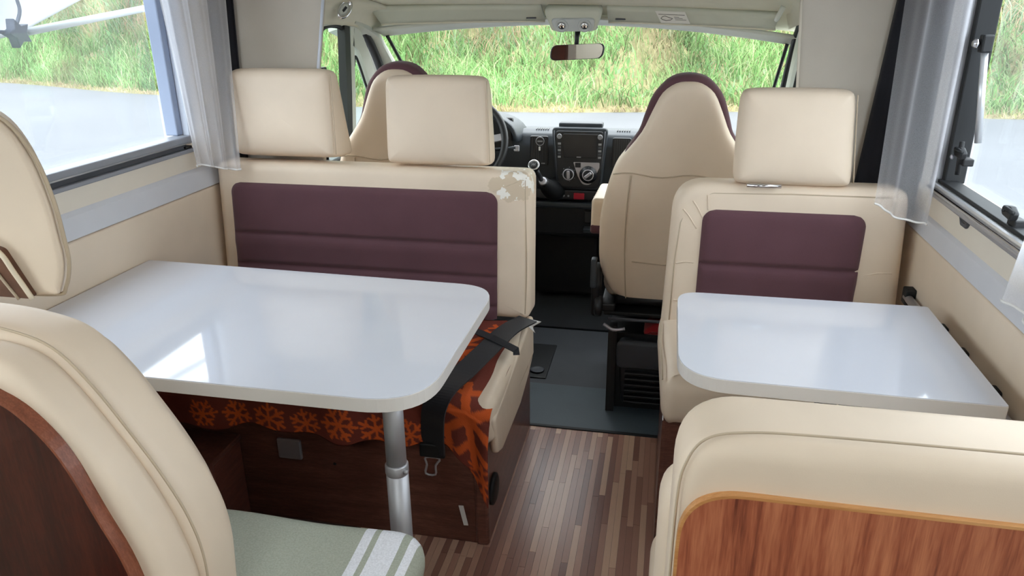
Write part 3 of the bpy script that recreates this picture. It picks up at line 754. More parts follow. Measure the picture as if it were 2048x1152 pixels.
lf = box('switch_row', (-.64, 3.405, .555), (.02, 3.44, .605), 'dash_dark', da, .008)
box('red_display', (-.408, 3.399, .562), (-.358, 3.406, .592), 'red', lf, .003)
for i, xx in enumerate((-.455, -.433, -.31, -.285)): lathe('switch_light', [(.005, 0), (.004, .003)], XZ(xx, 3.404, .576), 'grey_mark', lf, 10)
for (vx, w_) in ((-.575, .085), (-.195, .085)):
    vn = cushion('air_vent', rrect(-w_/2, 0, w_/2, .135, .01), .012, .004, XZ(vx, 3.425, .715), 'dash_dark', da)
    for i in range(7): box('vent_slat', (vx-w_/2+.010+i*.010, 3.408, .722), (vx-w_/2+.013+i*.010, 3.416, .842), 'dash', vn, 0)
    if vx < -.4:
        lathe('vent_badge', [(.020, 0), (.020, .004), (.016, .006)], XZ(vx+.006, 3.41, .828), 'dash_dark', vn, 20)
        tube('badge_ring', [(vx+.006+a, 3.404, .828+b) for a, b in circ(.019, 24)], .0018, 'grey_mark', vn, True, 6)
        box('badge_text', (vx-.006, 3.402, .825), (vx+.018, 3.404, .831), 'grey_mark', vn, 0)
        box('vent_tab', (vx, 3.400, .785), (vx+.008, 3.410, .803), 'white_plastic', vn, .002)
        box('vent_marks', (vx+.012, 3.408, .722), (vx+.03, 3.411, .728), 'grey_mark', vn, 0)
    for i in range(6): box('demist_slot', (vx-.03+i*.011, 3.50, .866), (vx-.025+i*.011, 3.54, .8685), 'black', da, 0)
# instrument hood
def hood(u, v):
    a = math.pi*u; x = -.90+.235*math.cos(a); z = .84+.125*math.sin(a)**.8; return (x, 3.30+.30*v, z-.03*v)
grid('instrument_hood', hood, 20, 6, 'dash', da, thick=.015)
box('instrument_face', (-1.10, 3.42, .78), (-.70, 3.45, .93), 'black', da, .01)
# steering wheel
sw_ = thing('steering_wheel', 'black steering wheel behind the left headrests', 'steering wheel', (-.885, 3.2, .86))
TW = frame((-.885, 3.18, .850), (1, 0, 0), (0, .42, .91))
tube('rim', [TW @ V((a, b, 0)) for a, b in circ(.198, 48)], .016, 'black', sw_, True, 12)
cushion('hub', rpoly([(-.07, -.06, .03), (.07, -.06, .03), (.085, .045, .03), (-.085, .045, .03)]), .05, .018, TW @ Matrix.Translation((0, 0, -.045)), 'dash_dark', sw_, .01)
for ang, mt in ((10, 'silver'), (170, 'silver'), (270, 'black')):
    a = math.radians(ang); tube('spoke', [TW @ V((.06*math.cos(a), .06*math.sin(a), -.02)), TW @ V((.192*math.cos(a), .192*math.sin(a), -.004))], None, mt, sw_, flat=(.03, .012, tuple(TW.to_3x3() @ V((-math.sin(a), math.cos(a), 0)))))
tube('column', [TW @ V((0, 0, -.03)), TW @ V((0, 0, -.24))], .045, 'black', sw_, n=16)
sk = tube('stalk', [TW @ V((.06, -.01, -.08)), TW @ V((.20, .0, -.075)), TW @ V((.235, .002, -.07))], [.007, .008, .011], 'dash', sw_)
box('stalk_tip', (.226, -.012, -.078), (.25, .014, -.062), 'silver', sk, .004, TW)
# gear lever
gl = thing('gear_lever', 'gear lever with silver ringed round knob on the dashboard', 'gear lever', (-.52, 3.34, .58))
tube('boot', spline([(-.500, 3.42, .60), (-.515, 3.34, .625), (-.535, 3.26, .675)], 5), [.055-.032*i/10 for i in range(11)], 'black', gl, n=14)
tube('shaft', [(-.535, 3.26, .675), (-.553, 3.19, .745)], .011, 'dash_dark', gl)
TG = frame((-.556, 3.175, .757), (1, 0, 0), (.1, .6, .8))
lathe('knob', [(.014, -.03), (.022, -.012), (.026, .006), (.023, .018), (.012, .022)], TG, 'dash_dark', gl)
tube('knob_ring', [TG @ V((a, b, .016)) for a, b in circ(.0215, 26)], .0042, 'chrome', gl, True, 8)
boxes('shift_marks', [((-.008, -.001, .022), (.008, .001, .0235)), ((-.008, -.008, .022), (-.006, .008, .0235)), ((-.001, -.008, .022), (.001, .008, .0235)), ((.006, -.008, .022), (.008, .008, .0235))], 'grey_mark', gl, TG)
lathe('boot_clip', [(.018, 0), (.018, .012), (.012, .014)], frame((-.530, 3.258, .672), (1, 0, 0), (.1, .6, .8)), 'silver', gl, 18)

# ================================================================== CAB SEATS
def cab_seat(label, cxs, full, dz=0):
    t = thing('captain_chair', label, 'seat', (cxs, 2.75, 0), 'cab seats')
    T = frame((cxs, 2.485, .42+dz), (1, 0, 0), (0, -.06, 1))   # w points to the camera
    # local v = height above .42
    half = [(.12, .0), (.185, .014), (.232, .060), (.262, .142), (.267, .233), (.264, .323), (.247, .411), (.222, .488), (.194, .532), (.140, .605), (.108, .678), (.080, .733), (.040, .763), (0, .769)]
    outer = [(.05, .50), (.15, .505), (.196, .525), (.152, .600), (.136, .648), (.117, .705), (.092, .744), (.053, .778), (0, .789)]
    def loop_of(h):
        loop = [V((x_, z_)) for x_, z_ in h[:-1]]+[V((-x_, z_)) for x_, z_ in h][::-1]
        return [V((p.x, p.y)) for p in spline([(p.x, p.y, 0) for p in loop], 3, True)]
    cushion('backrest', loop_of(half), .125, .030, T @ Matrix.Translation((0, 0, -.125)), 'cream', t, .003, .0)
    cushion('head_trim', loop_of(outer), .085, .025, T @ Matrix.Translation((0, 0, -.112)), 'brown', t)
    # cover seams
    def seam(ps): tube('cover_seam', [T @ V((a, b, .0010+o_*.3+.008*max(0, 1-(a/.24)**2)*max(0, 1-((b-.37)/.37)**2))) for a, b, o_ in ps], .0022, 'piping', t, n=6)
    seam([(-.225+.45*i/14, .472+.006*math.sin(i), -.004) for i in range(15)])
    for s in (-1, 1): seam([(s*(.165+.012*math.sin(i/14*3)), .02+.45*i/14, -.004 if i else -.01) for i in range(15)])
    seam([(-.15+.30*i/14, .165-.006*math.sin(i/14*math.pi), -.002) for i in range(15)])
    # seat cushion
    cushion('seat_cushion', rrect(-.25, 0, .25, .52, .06), .13, .05, frame((cxs, 2.50, .43), (1, 0, 0), (0, 1, 0)), 'cream', t, .02)
    # armrest on the aisle side
    s = -1 if cxs > -.4 else 1
    TA = frame((cxs+s*.275-.03, 2.62, .66), (0, 1, -.02), (0, 0, 1))
    ar = cushion('armrest', rpoly([(-.06, .0, .02), (.30, .0, .03), (.31, .10, .03), (-.045, .115, .02)]), .06, .015, TA, 'cream', t)
    cushion('armrest_pad', rpoly([(-.062, -.012, .015), (.30, -.012, .02), (.30, .022, .01), (-.060, .022, .01)]), .062, .012, TA @ Matrix.Translation((0, 0, -.001)), 'brown', ar)
    if not full:
        box('pedestal', (cxs-.20, 2.50, -.004), (cxs+.22, 2.92, .42), 'black', t, .01); return t
    # mechanism and pedestal
    box('seat_rail', (cxs-.25, 2.46, .395), (cxs-.20, 2.98, .425), 'black', t, .006)
    box('seat_rail', (cxs+.19, 2.46, .395), (cxs+.24, 2.98, .425), 'black', t, .006)
    box('swivel_plate', (cxs-.24, 2.47, .378), (cxs+.24, 2.95, .393), 'rubber', t, .004)
    tube('cross_rod', [(cxs-.22, 2.425, .385), (cxs+.24, 2.425, .385)], .006, 'grey_dark', t)
    for yy, zz, r_ in ((2.50, .435, .02), (2.56, .400, .014)): tube('cross_bar', [(cxs-.20, yy, zz), (cxs+.22, yy, zz)], r_, 'black', t)
    cushion('recliner_cover', rpoly([(-.055, -.07, .02), (.05, -.07, .02), (.065, .06, .03), (-.04, .13, .03)]), .03, .01, frame((cxs-.255, 2.50, .445), (0, -1, 0), (0, 0, 1)), 'black', t)
    cushion('recline_lever', rpoly([(-.015, -.05, .01), (.015, -.05, .01), (.022, .05, .01), (-.018, .06, .01)], step=.02), .02, .006, frame((cxs-.268, 2.45, .54), (0, -1, .2), (0, .2, 1)), 'dash', t)
    lathe('recline_wheel', [(.028, 0), (.036, .004), (.038, .02), (.030, .026), (.012, .027)], frame((cxs-.245, 2.45, .42), (0, -1, 0), (0, 0, 1)), 'dash_dark', t)
    tube('lift_handle', spline([(cxs-.235, 2.44, .355), (cxs-.20, 2.42, .345), (cxs-.16, 2.42, .352)], 4), .006, 'silver', t)
    pd = boxes('pedestal', [((cxs-.22, 2.50, -.004), (cxs+.22, 2.92, .30)), ((cxs-.22, 2.46, -.004), (cxs-.19, 2.50, .34))], 'black', t)
    cushion('pedestal_cover', rpoly([(-.165, 0, .02), (.22, 0, .02), (.22, .245, .02), (-.185, .262, .03)]), .04, .012, XZ(cxs, 2.50, .03), 'dash_dark', t)
    cushion('cover_lip', rpoly([(-.185, .155, .02), (.22, .155, .02), (.22, .255, .02), (-.190, .262, .03)]), .03, .012, XZ(cxs, 2.47, .03), 'cabvinyl', t)
    for i in range(6): box('louvre', (cxs-.155, 2.438, .046+i*.023), (cxs+.21, 2.468, .056+i*.023), 'black', t, .003)
    return t
cab_seat('cream passenger cab seat with dark trimmed head, nearest the aisle', .06, True)
cab_seat('cream driver cab seat with dark trimmed head behind the headrests', -.905, False, .03)
rc = tag(cushion('folded_cloth', rpoly([(-.15, 0, .03), (.14, .00, .03), (.12, .062, .02), (-.06, .066, .02)]), .12, .02, XZ(.09, 2.60, .302), 'redcloth', bf=.01), 'red cloth stuffed under the passenger cab seat', 'cloth')

# ================================================================== DINETTE BENCHES (facing the viewer)
def insert(name, x0, x1, slL, slR, v0, v1, grooves, T, mat, parent, rr=.035, w0=.0):
    """sewn fabric panel with channels; local u = x, v = height"""
    def f(u, v):
        vv = v0+(v1-v0)*v; top = v1-vv; r = rr; cut = r-math.sqrt(max(0, r*r-(r-top)**2)) if top < r else 0
        a = x0+slL*(v1-vv)+cut; b = x1+slR*(v1-vv)-cut
        x_ = a+(b-a)*u; ed = min((x_-a), (b-x_), top if top > 0 else 0)
        h = .016*(1-math.exp(-max(ed, 0)/.007))
        for g in grooves: h -= .011*math.exp(-((vv-g)/.008)**2)*min(1, max(ed, 0)/.004); h += .003*math.exp(-((vv-g+.03)/.02)**2)
        return (x_, vv, w0-.001+h)
    return grid(name, f, 60, 90, mat, parent, T=T)
# ---- left bench
lb = thing('dinette_bench', 'long cream and aubergine bench with two headrests behind large table', 'bench', (-.92, 2.0, 0), 'dinette benches')
TL = frame((0, 2.115, .49), (1, 0, 0), (0, .075, 1))
cushion('backrest', rpoly([(-1.43, 0, .02), (-.385, 0, .03), (-.388, .465, .035), (-1.425, .468, .03)]), .13, .028, TL @ Matrix.Translation((0, 0, -.13)), 'cream_worn', lb, .004)
insert('fabric_panel', -1.372, -.487, -.012, -.002, .0, .402, (.238, .136, .04), TL, 'brown', lb, .035, .003)
tube('top_seam', [TL @ V((-1.41+1.01*i/20, .448-.002*math.sin(i), -.006)) for i in range(21)], .0018, 'piping', lb)
tube('side_seam', [TL @ V((-.400+.004*math.sin(i/3), .02+.42*i/14, -.004)) for i in range(15)], .0018, 'piping', lb)
def headrest(x0, x1, z0, z1, y, parent, lean=.10, t=.095, taper=(0, 0), wedge=.0, posts=True):
    T = frame((0, y, z0), (1, 0, 0), (0, lean, 1)); h = z1-z0
    hd_ = cushion('headrest', rpoly([(x0-taper[0], 0, .028), (x1+taper[1], 0, .028), (x1, h, .034), (x0, h, .034)]), t, .030, T @ Matrix.Translation((0, 0, -t)), 'cream', parent, .010, warp=lambda u, v, w: (u+(t-w)*wedge*.35*(1-v/h), v, t-(t-w)*(1+wedge*(1-v/h))), relax=14)
    for q in (.3, .7) if posts else ():
        xm = x0+(x1-x0)*q; tube('headrest_post', [(xm, y+t*.5, z0-.05), (xm, y+t*.5, z0+.03)], .006, 'chrome', hd_)
    tube('edge_seam', [T @ V((x1+taper[1]*(1-q/10)-.004, h*(.07+.86*q/10), -.014)) for q in range(11)], .0014, 'piping', hd_, n=6)
    return hd_
headrest(-1.366, -1.012, .964, 1.246, 2.165, lb, .06, .085, (.01, .002), .7, False)
headrest(-.850, -.522, .954, 1.230, 2.165, lb, .06, .09, (.006, .008), .25, False)
# seat: cream cushion below the blanket, wooden plinth
cushion('seat_cushion', rpoly([(-1.43, .02, .03), (-.385, .0, .05), (-.385, .55, .02), (-1.43, .55, .02)]), .13, .03, frame((0, 1.60, .345), (1, 0, 0), (0, 1, 0)), 'cream', lb, .012)
cushion('side_pad', rpoly([(1.612, .43, .02), (1.648, .305, .02), (1.70, .284, .03), (1.96, .280, .05), (2.10, .310, .02), (2.19, .345, .01), (2.18, .485, .02), (1.93, .462, .03), (1.74, .440, .03)]), .022, .009, frame((-.405, 0, 0), (0, 1, 0), (0, 0, 1)), 'cream', lb)
bs = box('plinth_front', (XL+.002, 1.652, 0), (-.420, 1.672, .345), 'wood_dark', lb, .002)
box('plinth_side', (-.428, 1.652, 0), (-.416, 2.298, .345), 'wood_side', lb, .002)
box('plinth_top', (XL+.002, 1.66, .325), (-.42, 2.28, .345), 'wood_dark', lb, 0)
box('corner_post', (-.452, 1.643, 0), (-.414, 1.668, .30), 'wood_dark', lb, .008)
so = cushion('socket_cover', rrect(-.036, -.032, .036, .032, .006), .010, .003, XZ(-.99, 1.652, .248), 'socket', bs)
box('socket_edge', (-.957, 1.640, .220), (-.953, 1.646, .276), 'grey_frame', so, .001)
for (a, b) in ((-1.03, .30), (-.86, .21)): lathe('screw_cap', [(.005, 0), (.003, .002)], XZ(a, 1.652, b), 'black', bs, 10)
lathe('speaker_grille', [(.045, 0), (.045, .008), (.036, .012), (.010, .013)], frame((-.416, 1.705, .15), (0, 1, 0), (0, 0, 1)), 'rubber', lb)
ws = thing('wooden_step_box', 'low dark wooden box in front of the bench plinth under large table', 'box', (-1.3, 1.55, 0))
box('side', (XL+.002, 1.50, 0), (-1.145, 1.648, .262), 'wood_side', ws, .003)
box('lid', (XL+.002, 1.495, .262), (-1.140, 1.648, .278), 'wood_dark', ws, .003)
box('corner_bead', (-1.152, 1.494, 0), (-1.139, 1.508, .278), 'wood_side', ws, .004)
tube('lid_handle', spline([(-1.36, 1.53, .279), (-1.33, 1.53, .288), (-1.29, 1.53, .288), (-1.26, 1.53, .279)], 4), .004, 'brown', ws)
# white scraps
tag(raw('paper_tag', [(-.497, 1.640, .130), (-.482, 1.636, .134), (-.470, 1.636, .07), (-.484, 1.640, .066), (-.497, 1.6385, .130), (-.482, 1.6345, .134), (-.470, 1.6345, .07), (-.484, 1.6385, .066)], [(0, 1, 2, 3), (7, 6, 5, 4), (0, 4, 5, 1), (1, 5, 6, 2), (2, 6, 7, 3), (3, 7, 4, 0)], 'paper', smooth=False), 'white paper tag hanging on the dark bench plinth', 'tag')
tag(raw('torn_label', [V((-.392, 2.10, .505)), V((-.345, 2.10, .497)), V((-.372, 2.095, .480)), V((-.362, 2.09, .462)), V((-.392, 2.09, .488)), V((-.392, 2.102, .503)), V((-.345, 2.102, .495)), V((-.372, 2.097, .478)), V((-.362, 2.092, .460)), V((-.392, 2.092, .486))], [(0, 1, 2, 3, 4), (9, 8, 7, 6, 5), (0, 5, 6, 1), (1, 6, 7, 2), (2, 7, 8, 3), (3, 8, 9, 4), (4, 9, 5, 0)], 'paper', smooth=False), 'torn white label at the aisle end of the long bench', 'label')

# ---- blanket with snowflakes over the left seat
flakes = [(-.60, .22, .13, .2), (-.45, .10, .075, .5), (-.450, .540, .135, .15), (-.60, .60, .045, .3), (-.70, .605, .050, .1), (-.80, .60, .052, .5), (-.90, .605, .045, .2), (-1.0, .60, .05, .0), (-1.1, .605, .045, .4), (-1.0, .25, .1, .1), (-1.25, .3, .1, .3), (-.82, .38, .08, .2), (-1.2, .6, .045, .6), (-.405, .69, .05, .1), (-.52, .63, .04, .4)]
def flake(x, y):
    for fx, fy, R_, ph in flakes:
        dx, dy = x-fx, y-fy; r = math.hypot(dx, dy)
        if r > R_: continue
        a = (math.atan2(dy, dx)+ph) % (math.pi/3)-math.pi/6; px_, py_ = r*math.cos(a), abs(r*math.sin(a)); w = R_*.085
        if py_ < w: return True
        for b0 in (.5,):
            qx, qy = px_-b0*R_, py_; t = qx*.6+qy*.8
            if 0 < t < R_*.42 and abs(-qx*.8+qy*.6) < w*.85: return True
    return False
BR, OR = lin((112, 54, 44)), lin((202, 90, 42))
BX0, BX1, BV = -1.42, -.392, .86
YF = 1.592; FLAT = 2.10-YF-.03; RA = .03; ARC = RA*math.pi/2
def bl_xy(u, v):                                             # cloth coordinates: x, distance from the back edge
    x = BX0+(BX1-BX0)*u; corner = max(0, (x+.52)/.128)
    L = .115+.012*math.sin(x*14)+.008*math.sin(x*37)+.115*corner**1.5
    return x, v*(FLAT+ARC+L), corner
def bl(u, v):
    x, s, corner = bl_xy(u, v)
    n1 = .006*math.sin(x*23-s*9)+.005*math.sin(x*41+s*17)
    zt = .487+n1*.5-.030*max(0, corner-.5)*2
    if s < FLAT: return (x, 2.10-s, zt)
    d = s-FLAT
    if d < ARC: a = d/RA; return (x, YF+.03-RA*math.sin(a), zt-RA*(1-math.cos(a)))
    dd = d-ARC; k = min(1, dd/.05)
    return (x, YF-.004-.007*math.sin(x*31+1)*k-.014*corner*math.sin(x*75)*k-.05*corner*dd, zt-RA-dd)
def blc(u, v):
    x, s, corner = bl_xy(u, v); c = OR if flake(x, s) else BR
    k = 1+.1*math.sin(x*13+s*7); return tuple(q*k for q in c)
M['fleece'] = vcol('snowflake_fleece', .95, bscale=500)
bk = grid('fleece_blanket', bl, 300, 240, 'fleece', thick=.004, colfn=blc)
tag(bk, 'dark brown fleece blanket with orange snowflakes covering the long bench seat', 'blanket')

# ---- seat belt
sb = thing('seat_belt', 'black seat belt lying across the snowflake blanket with metal tongue', 'seat belt', (-.47, 1.8, .5))
tube('webbing', spline([(-.385, 2.09, .507), (-.43, 2.00, .505), (-.46, 1.86, .505), (-.49, 1.72, .503), (-.515, 1.61, .503), (-.527, 1.565, .475), (-.535, 1.566, .42), (-.540, 1.575, .34)], 7), None, 'belt', sb, flat=(.070, .004, (1, -.35, 0)))
tube('cross_strap', [(-.55, 1.985, .509), (-.46, 1.92, .514), (-.378, 1.865, .508), (-.375, 1.858, .495)], None, 'belt', sb, flat=(.022, .004, (.4, 1, .3)))
cushion('tongue_grip', rrect(-.034, 0, .034, .04, .006), .012, .004, XZ(-.541, 1.578, .325), 'rubber', sb)
pts = [(-.560, .322), (-.558, .300), (-.562, .272), (-.536, .272), (-.534, .300), (-.522, .322)]
tube('metal_tongue', spline([(a, 1.572, b) for a, b in pts], 3, True), .0032, 'alu', sb, True, 6)

# ---- right bench
rb = thing('dinette_bench', 'single cream and aubergine bench with one headrest behind small table', 'bench', (.35, 2.0, 0), 'dinette benches')
TR = frame((0, 2.075, .475), (1, 0, 0), (0, .08, 1))
cushion('backrest', rpoly([(.018, 0, .03), (.665, 0, .03), (.650, .475, .04), (.033, .475, .095)], 10), .15, .032, TR @ Matrix.Translation((0, 0, -.15)), 'cream', rb, .004)
insert('fabric_panel', .115, .548, -.012, -.03, .0, .402, (.245, .115), TR, 'brown', rb, .035, .003)
def pip(ps, o): tube('edge_seam', [TR @ V((a, b, o)) for a, b in ps], .002, 'piping', rb)
pip([(.042, .05), (.046, .25), (.055, .36), (.085, .43), (.14, .447), (.35, .452), (.60, .452)], -.002)
for k, (a, b, c, d) in enumerate(((.060, .400, .10, .345), (.085, .425, .118, .37), (.125, .442, .128, .40), (.05, .24, .10, .245), (.56, .235, .63, .245), (.05, .13, .10, .115))):
    tube('crease', spline([TR @ V((a, b, .0005)), TR @ V(((a+c)/2, (b+d)/2+.004, .0012)), TR @ V((c, d, .0005))], 5), .0022, 'cream', rb, n=6)
headrest(.186, .486, .942, 1.210, 2.105, rb, .05, .11, (.0, .02))
tube('headrest_bar', [(.225, 2.10, .949), (.315, 2.10, .949)], .006, 'chrome', rb)
cushion('seat_cushion', rpoly([(.030, 0, .04), (.665, 0, .03), (.665, .44, .02), (.012, .44, .02)]), .135, .045, frame((0, 1.69, .408), (1, 0, 0), (0, 1, 0)), 'cream', rb, .006)
tube('seat_seam', [V((.029-.011*i/12, 1.715+.36*i/12, .532+.004*math.sin(i*.6))) for i in range(13)], .0018, 'piping', rb, n=6)
box('plinth_front', (.045, 1.72, 0), (.68, 1.735, .41), 'wood_dark', rb, .002)
box('plinth_side', (.036, 1.72, 0), (.048, 2.298, .41), 'wood_dark', rb, .002)

# ================================================================== TABLES
def table_top(name, cs, z, parent):
    pts = rpoly(cs, 12, .2); T = Matrix.Translation((0, 0, z-.030))
    o = prism('edge_band', pts, .0285, T, 'edge_white', parent, .001)
    c = sum((V(p) for p in pts), V((0, 0)))/len(pts); ns = normals2([V(p) for p in pts])
    prism('table_top', [tuple(V(p)-n*.0008) for p, n in zip(pts, ns)], .0022, Matrix.Translation((0, 0, z-.002)), 'gloss_white', parent, .0006)
t1 = thing('dinette_table', 'large glossy white table with rounded corners on aluminium leg', 'table', (-.93, 1.45, 0), 'dinette tables')
table_top('x', [(-1.438, 1.138, .01), (-.405, 1.135, .13), (-.403, 1.752, .11), (-1.438, 1.785, .01)], .74, t1)
lx, ly = -.508, 1.245
tube('lower_tube', [(lx, ly, .008), (lx, ly, .52)], .0235, 'alu', t1, n=24)
tube('upper_tube', [(lx, ly, .52), (lx, ly, .708)], .0212, 'alu', t1, n=24)
lathe('collar', [(.0235, .505), (.0245, .508), (.0245, .526), (.0215, .53)], frame((lx, ly, 0), (1, 0, 0), (0, 1, 0)), 'alu', t1)
lathe('collar_screw', [(.005, 0), (.005, .006), (.003, .008)], frame((lx+.020, ly-.012, .517), (0, 1, 0), (0, 0, 1)), 'alu', t1, 12)
lathe('floor_socket', [(.07, 0), (.068, .006), (.03, .010), (.026, .02)], frame((lx, ly, 0), (1, 0, 0), (0, 1, 0)), 'alu', t1)
box('wall_bracket', (XL+.02, 1.25, .69), (-1.40, 1.70, .710), 'alu', t1, .003)
t2 = thing('dinette_table', 'small glossy white table with one rounded side hung on wall rail', 'table', (.34, 1.56, 0), 'dinette tables')
table_top('x', [(.052, 1.335, .11), (.632, 1.322, .004), (.634, 1.800, .008), (.052, 1.800, .06)], .74, t2)
box('hook_bar', (.60, 1.36, .692), (.628, 1.77, .708), 'alu', t2, .003)
box('fold_leg', (.36, 1.53, .01), (.40, 1.57, .70), 'black', t2, .006)
box('leg_foot', (.33, 1.50, 0), (.43, 1.60, .012), 'black', t2, .004)
for xx in (.36, .47): box('leg_hinge', (xx, 1.34, .685), (xx+.035, 1.50, .709), 'black', t2, .003)
wr = thing('wall_rail', 'grey table rail with black clips on the right wall', 'rail', (.66, 1.7, .66))
tube('rail_tube', [(.668, 1.22, .668), (.668, 2.06, .668)], .011, 'alu', wr, n=14)
for yy in (2.055, 1.80, 1.665, 1.485): cushion('rail_clip', rrect(-.018, -.02, .018, .026, .006), .026, .004, frame((.684, yy, .668), (0, -1, 0), (0, 0, 1)), 'rubber', wr)

# ================================================================== NEAR BENCHES (seen from behind)
nr = thing('near_bench', 'cream bench with red walnut back panel in the right foreground', 'bench', (.38, .95, 0), 'foreground benches')
cushion('backrest', rpoly([(.037, .0, .02), (.69, .0, .02), (.69, .542, .02), (.037, .542, .085)], 10), .13, .030, frame((0, .785+.13, .41), (1, 0, 0), (0, -.0, 1)), 'cream', nr, .010, .006)
tube('back_piping', [V((p.x, .789, p.y+.41)) for p in spline([(.040, .10, 0), (.040, .30, 0), (.041, .44, 0), (.048, .492, 0), (.068, .527, 0), (.11, .541, 0), (.20, .546, 0), (.45, .548, 0), (.69, .548, 0)], 6)], .0018, 'piping', nr, n=6)
D.objects[nr.children[-1].name].location = (0, -.002, -.008)
cushion('front_bolster', rpoly([(.024, .0, .02), (.69, .0, .02), (.69, .37, .03), (.024, .37, .06)], 8), .11, .035, XZ(0, 1.03, .40), 'cream', nr, 0, .02)
cushion('seat_cushion', rrect(.020, .0, .69, .38, .04), .14, .04, frame((0, .84, .34), (1, 0, 0), (0, 1, 0)), 'cream', nr, .01)
WP = [(.046, .0, .0), (.69, .0, .0), (.69, .872, .0), (.046, .872, .075)]
prism('wood_panel', rpoly(WP, 12, .2), .011, XZ(0, .783, 0), 'wood_red', nr)
lip = rpoly([(.046, .02, .0), (.69, .02, .0), (.69, .872, .0), (.046, .872, .075)], 14, .2)
path = [V((.045, .7775, .1)), V((.045, .7775, .78))]+[V((p.x-.0005, .7775, p.y+.0012)) for p in rpoly([(.046, .0, 0), (.69, .0, 0), (.69, .872, 0), (.046, .872, .075)], 14, .3) if p.y > .79][::-1]
tube('edge_lip', path, None, 'wood_lip', nr, flat=(.0115, .004, (0, 1, 0)))
box('plinth', (.055, .80, 0), (.69, 1.20, .34), 'wood_dark', nr, .003)

nl = thing('near_bench', 'cream bench with walnut panel and towel covered seat in left foreground', 'bench', (-1.0, .95, 0), 'foreground benches')
def shoulder(pts, x0=-1.44, z0=.36):
    return [V((x0, z0))]+[V((p.x, p.y)) for p in spline([(a, b, 0) for a, b in pts], 5)][::1]+[V((x0, pts[-1][1]))]
PO = shoulder([(-.690, .36), (-.692, .55), (-.708, .673), (-.738, .760), (-.772, .850), (-.812, .905), (-.855, .935), (-.93, .955), (-1.2, .957)], z0=.0)
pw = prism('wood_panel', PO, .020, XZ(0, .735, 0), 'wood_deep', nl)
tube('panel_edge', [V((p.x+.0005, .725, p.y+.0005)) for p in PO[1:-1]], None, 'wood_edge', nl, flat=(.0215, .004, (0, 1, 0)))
CB = shoulder([(-.655, .36), (-.655, .55), (-.672, .67), (-.708, .77), (-.765, .87), (-.815, .94), (-.86, .972), (-.95, .985), (-1.2, .987)])
cushion('backrest_rear', CB, .075, .022, XZ(0, .81, 0), 'cream', nl)
CF = shoulder([(-.665, .36), (-.662, .50), (-.655, .62), (-.668, .70), (-.700, .775), (-.740, .845), (-.785, .915), (-.835, .968), (-.90, .990), (-1.0, 1.0), (-1.2, 1.0)])
cushion('backrest', CF, .105, .032, XZ(0, .905, 0), 'cream', nl, bb=.02)
tube('back_piping', [V((p.x+.004, .803, p.y+.004)) for p in CF[1:-1]], .0020, 'piping', nl, n=6)
HO = [V((p.x, p.y)) for p in spline([(-.83, 1.043, 0), (-.808, 1.056, 0), (-.794, 1.092, 0), (-.793, 1.128, 0), (-.796, 1.183, 0), (-.812, 1.245, 0), (-.85, 1.290, 0), (-.93, 1.31, 0), (-1.1, 1.31, 0), (-1.2, 1.29, 0), (-1.235, 1.22, 0), (-1.24, 1.10, 0), (-1.22, 1.05, 0), (-1.1, 1.04, 0), (-.95, 1.04, 0)], 5, True)]
hr = cushion('headrest', HO, .05, .012, XZ(0, .868, 0), 'cream', nl, .0, .0, warp=lambda u, v, w: (-1.02+(u+1.02)*(1-.16*(.05-w)/.05), v, w))
tube('edge_piping', [V((p.x-.001, .829, p.y)) for p in HO], .0028, 'piping', hr, True, 6)
prism('suede_gusset', rpoly([(-.848, 1.044, .004), (-.880, 1.112, .01), (-.92, 1.125, .02), (-1.10, 1.125, .02), (-1.14, 1.112, .01), (-1.17, 1.044, .004)]), .012, XZ(0, .818, 0), 'suede', hr)
tube('gusset_piping', spline([(-.846, .806, 1.044), (-.863, .804, 1.082), (-.880, .803, 1.113), (-.92, .802, 1.128), (-1.08, .802, 1.127), (-1.14, .803, 1.114), (-1.17, .806, 1.044)], 5), .0035, 'pipelight', hr, n=6)
tube('gusset_seam', spline([(-.868, .8055, 1.042), (-.885, .8045, 1.070), (-.90, .8045, 1.095)], 4), .0022, 'piping', hr, n=6)
cushion('seat_cushion', rpoly([(-1.42, .0, .02), (-.395, .0, .03), (-.395, .265, .07), (-1.42, .275, .02)], 10), .13, .035, frame((0, .83, .34), (1, 0, 0), (0, 1, 0)), 'cream', nl)
box('plinth', (-1.44, .76, 0), (-.43, 1.07, .34), 'wood_dark', nl, .003)
# towel over the seat
TWO = rpoly([(-1.40, .0, .02), (-.386, .0, .03), (-.386, .276, .075), (-1.40, .288, .02)], 10)
def twarp(u, v, w): return (u, v, w+.004*math.sin(u*17+v*9)+.003*math.sin(u*9-v*23))
tag(cushion('striped_towel', TWO, .075, .032, frame((0, .825, .412), (1, 0, 0), (0, 1, 0)), 'towel', warp=twarp), 'sage green towel with white stripes over the left foreground seat', 'towel')

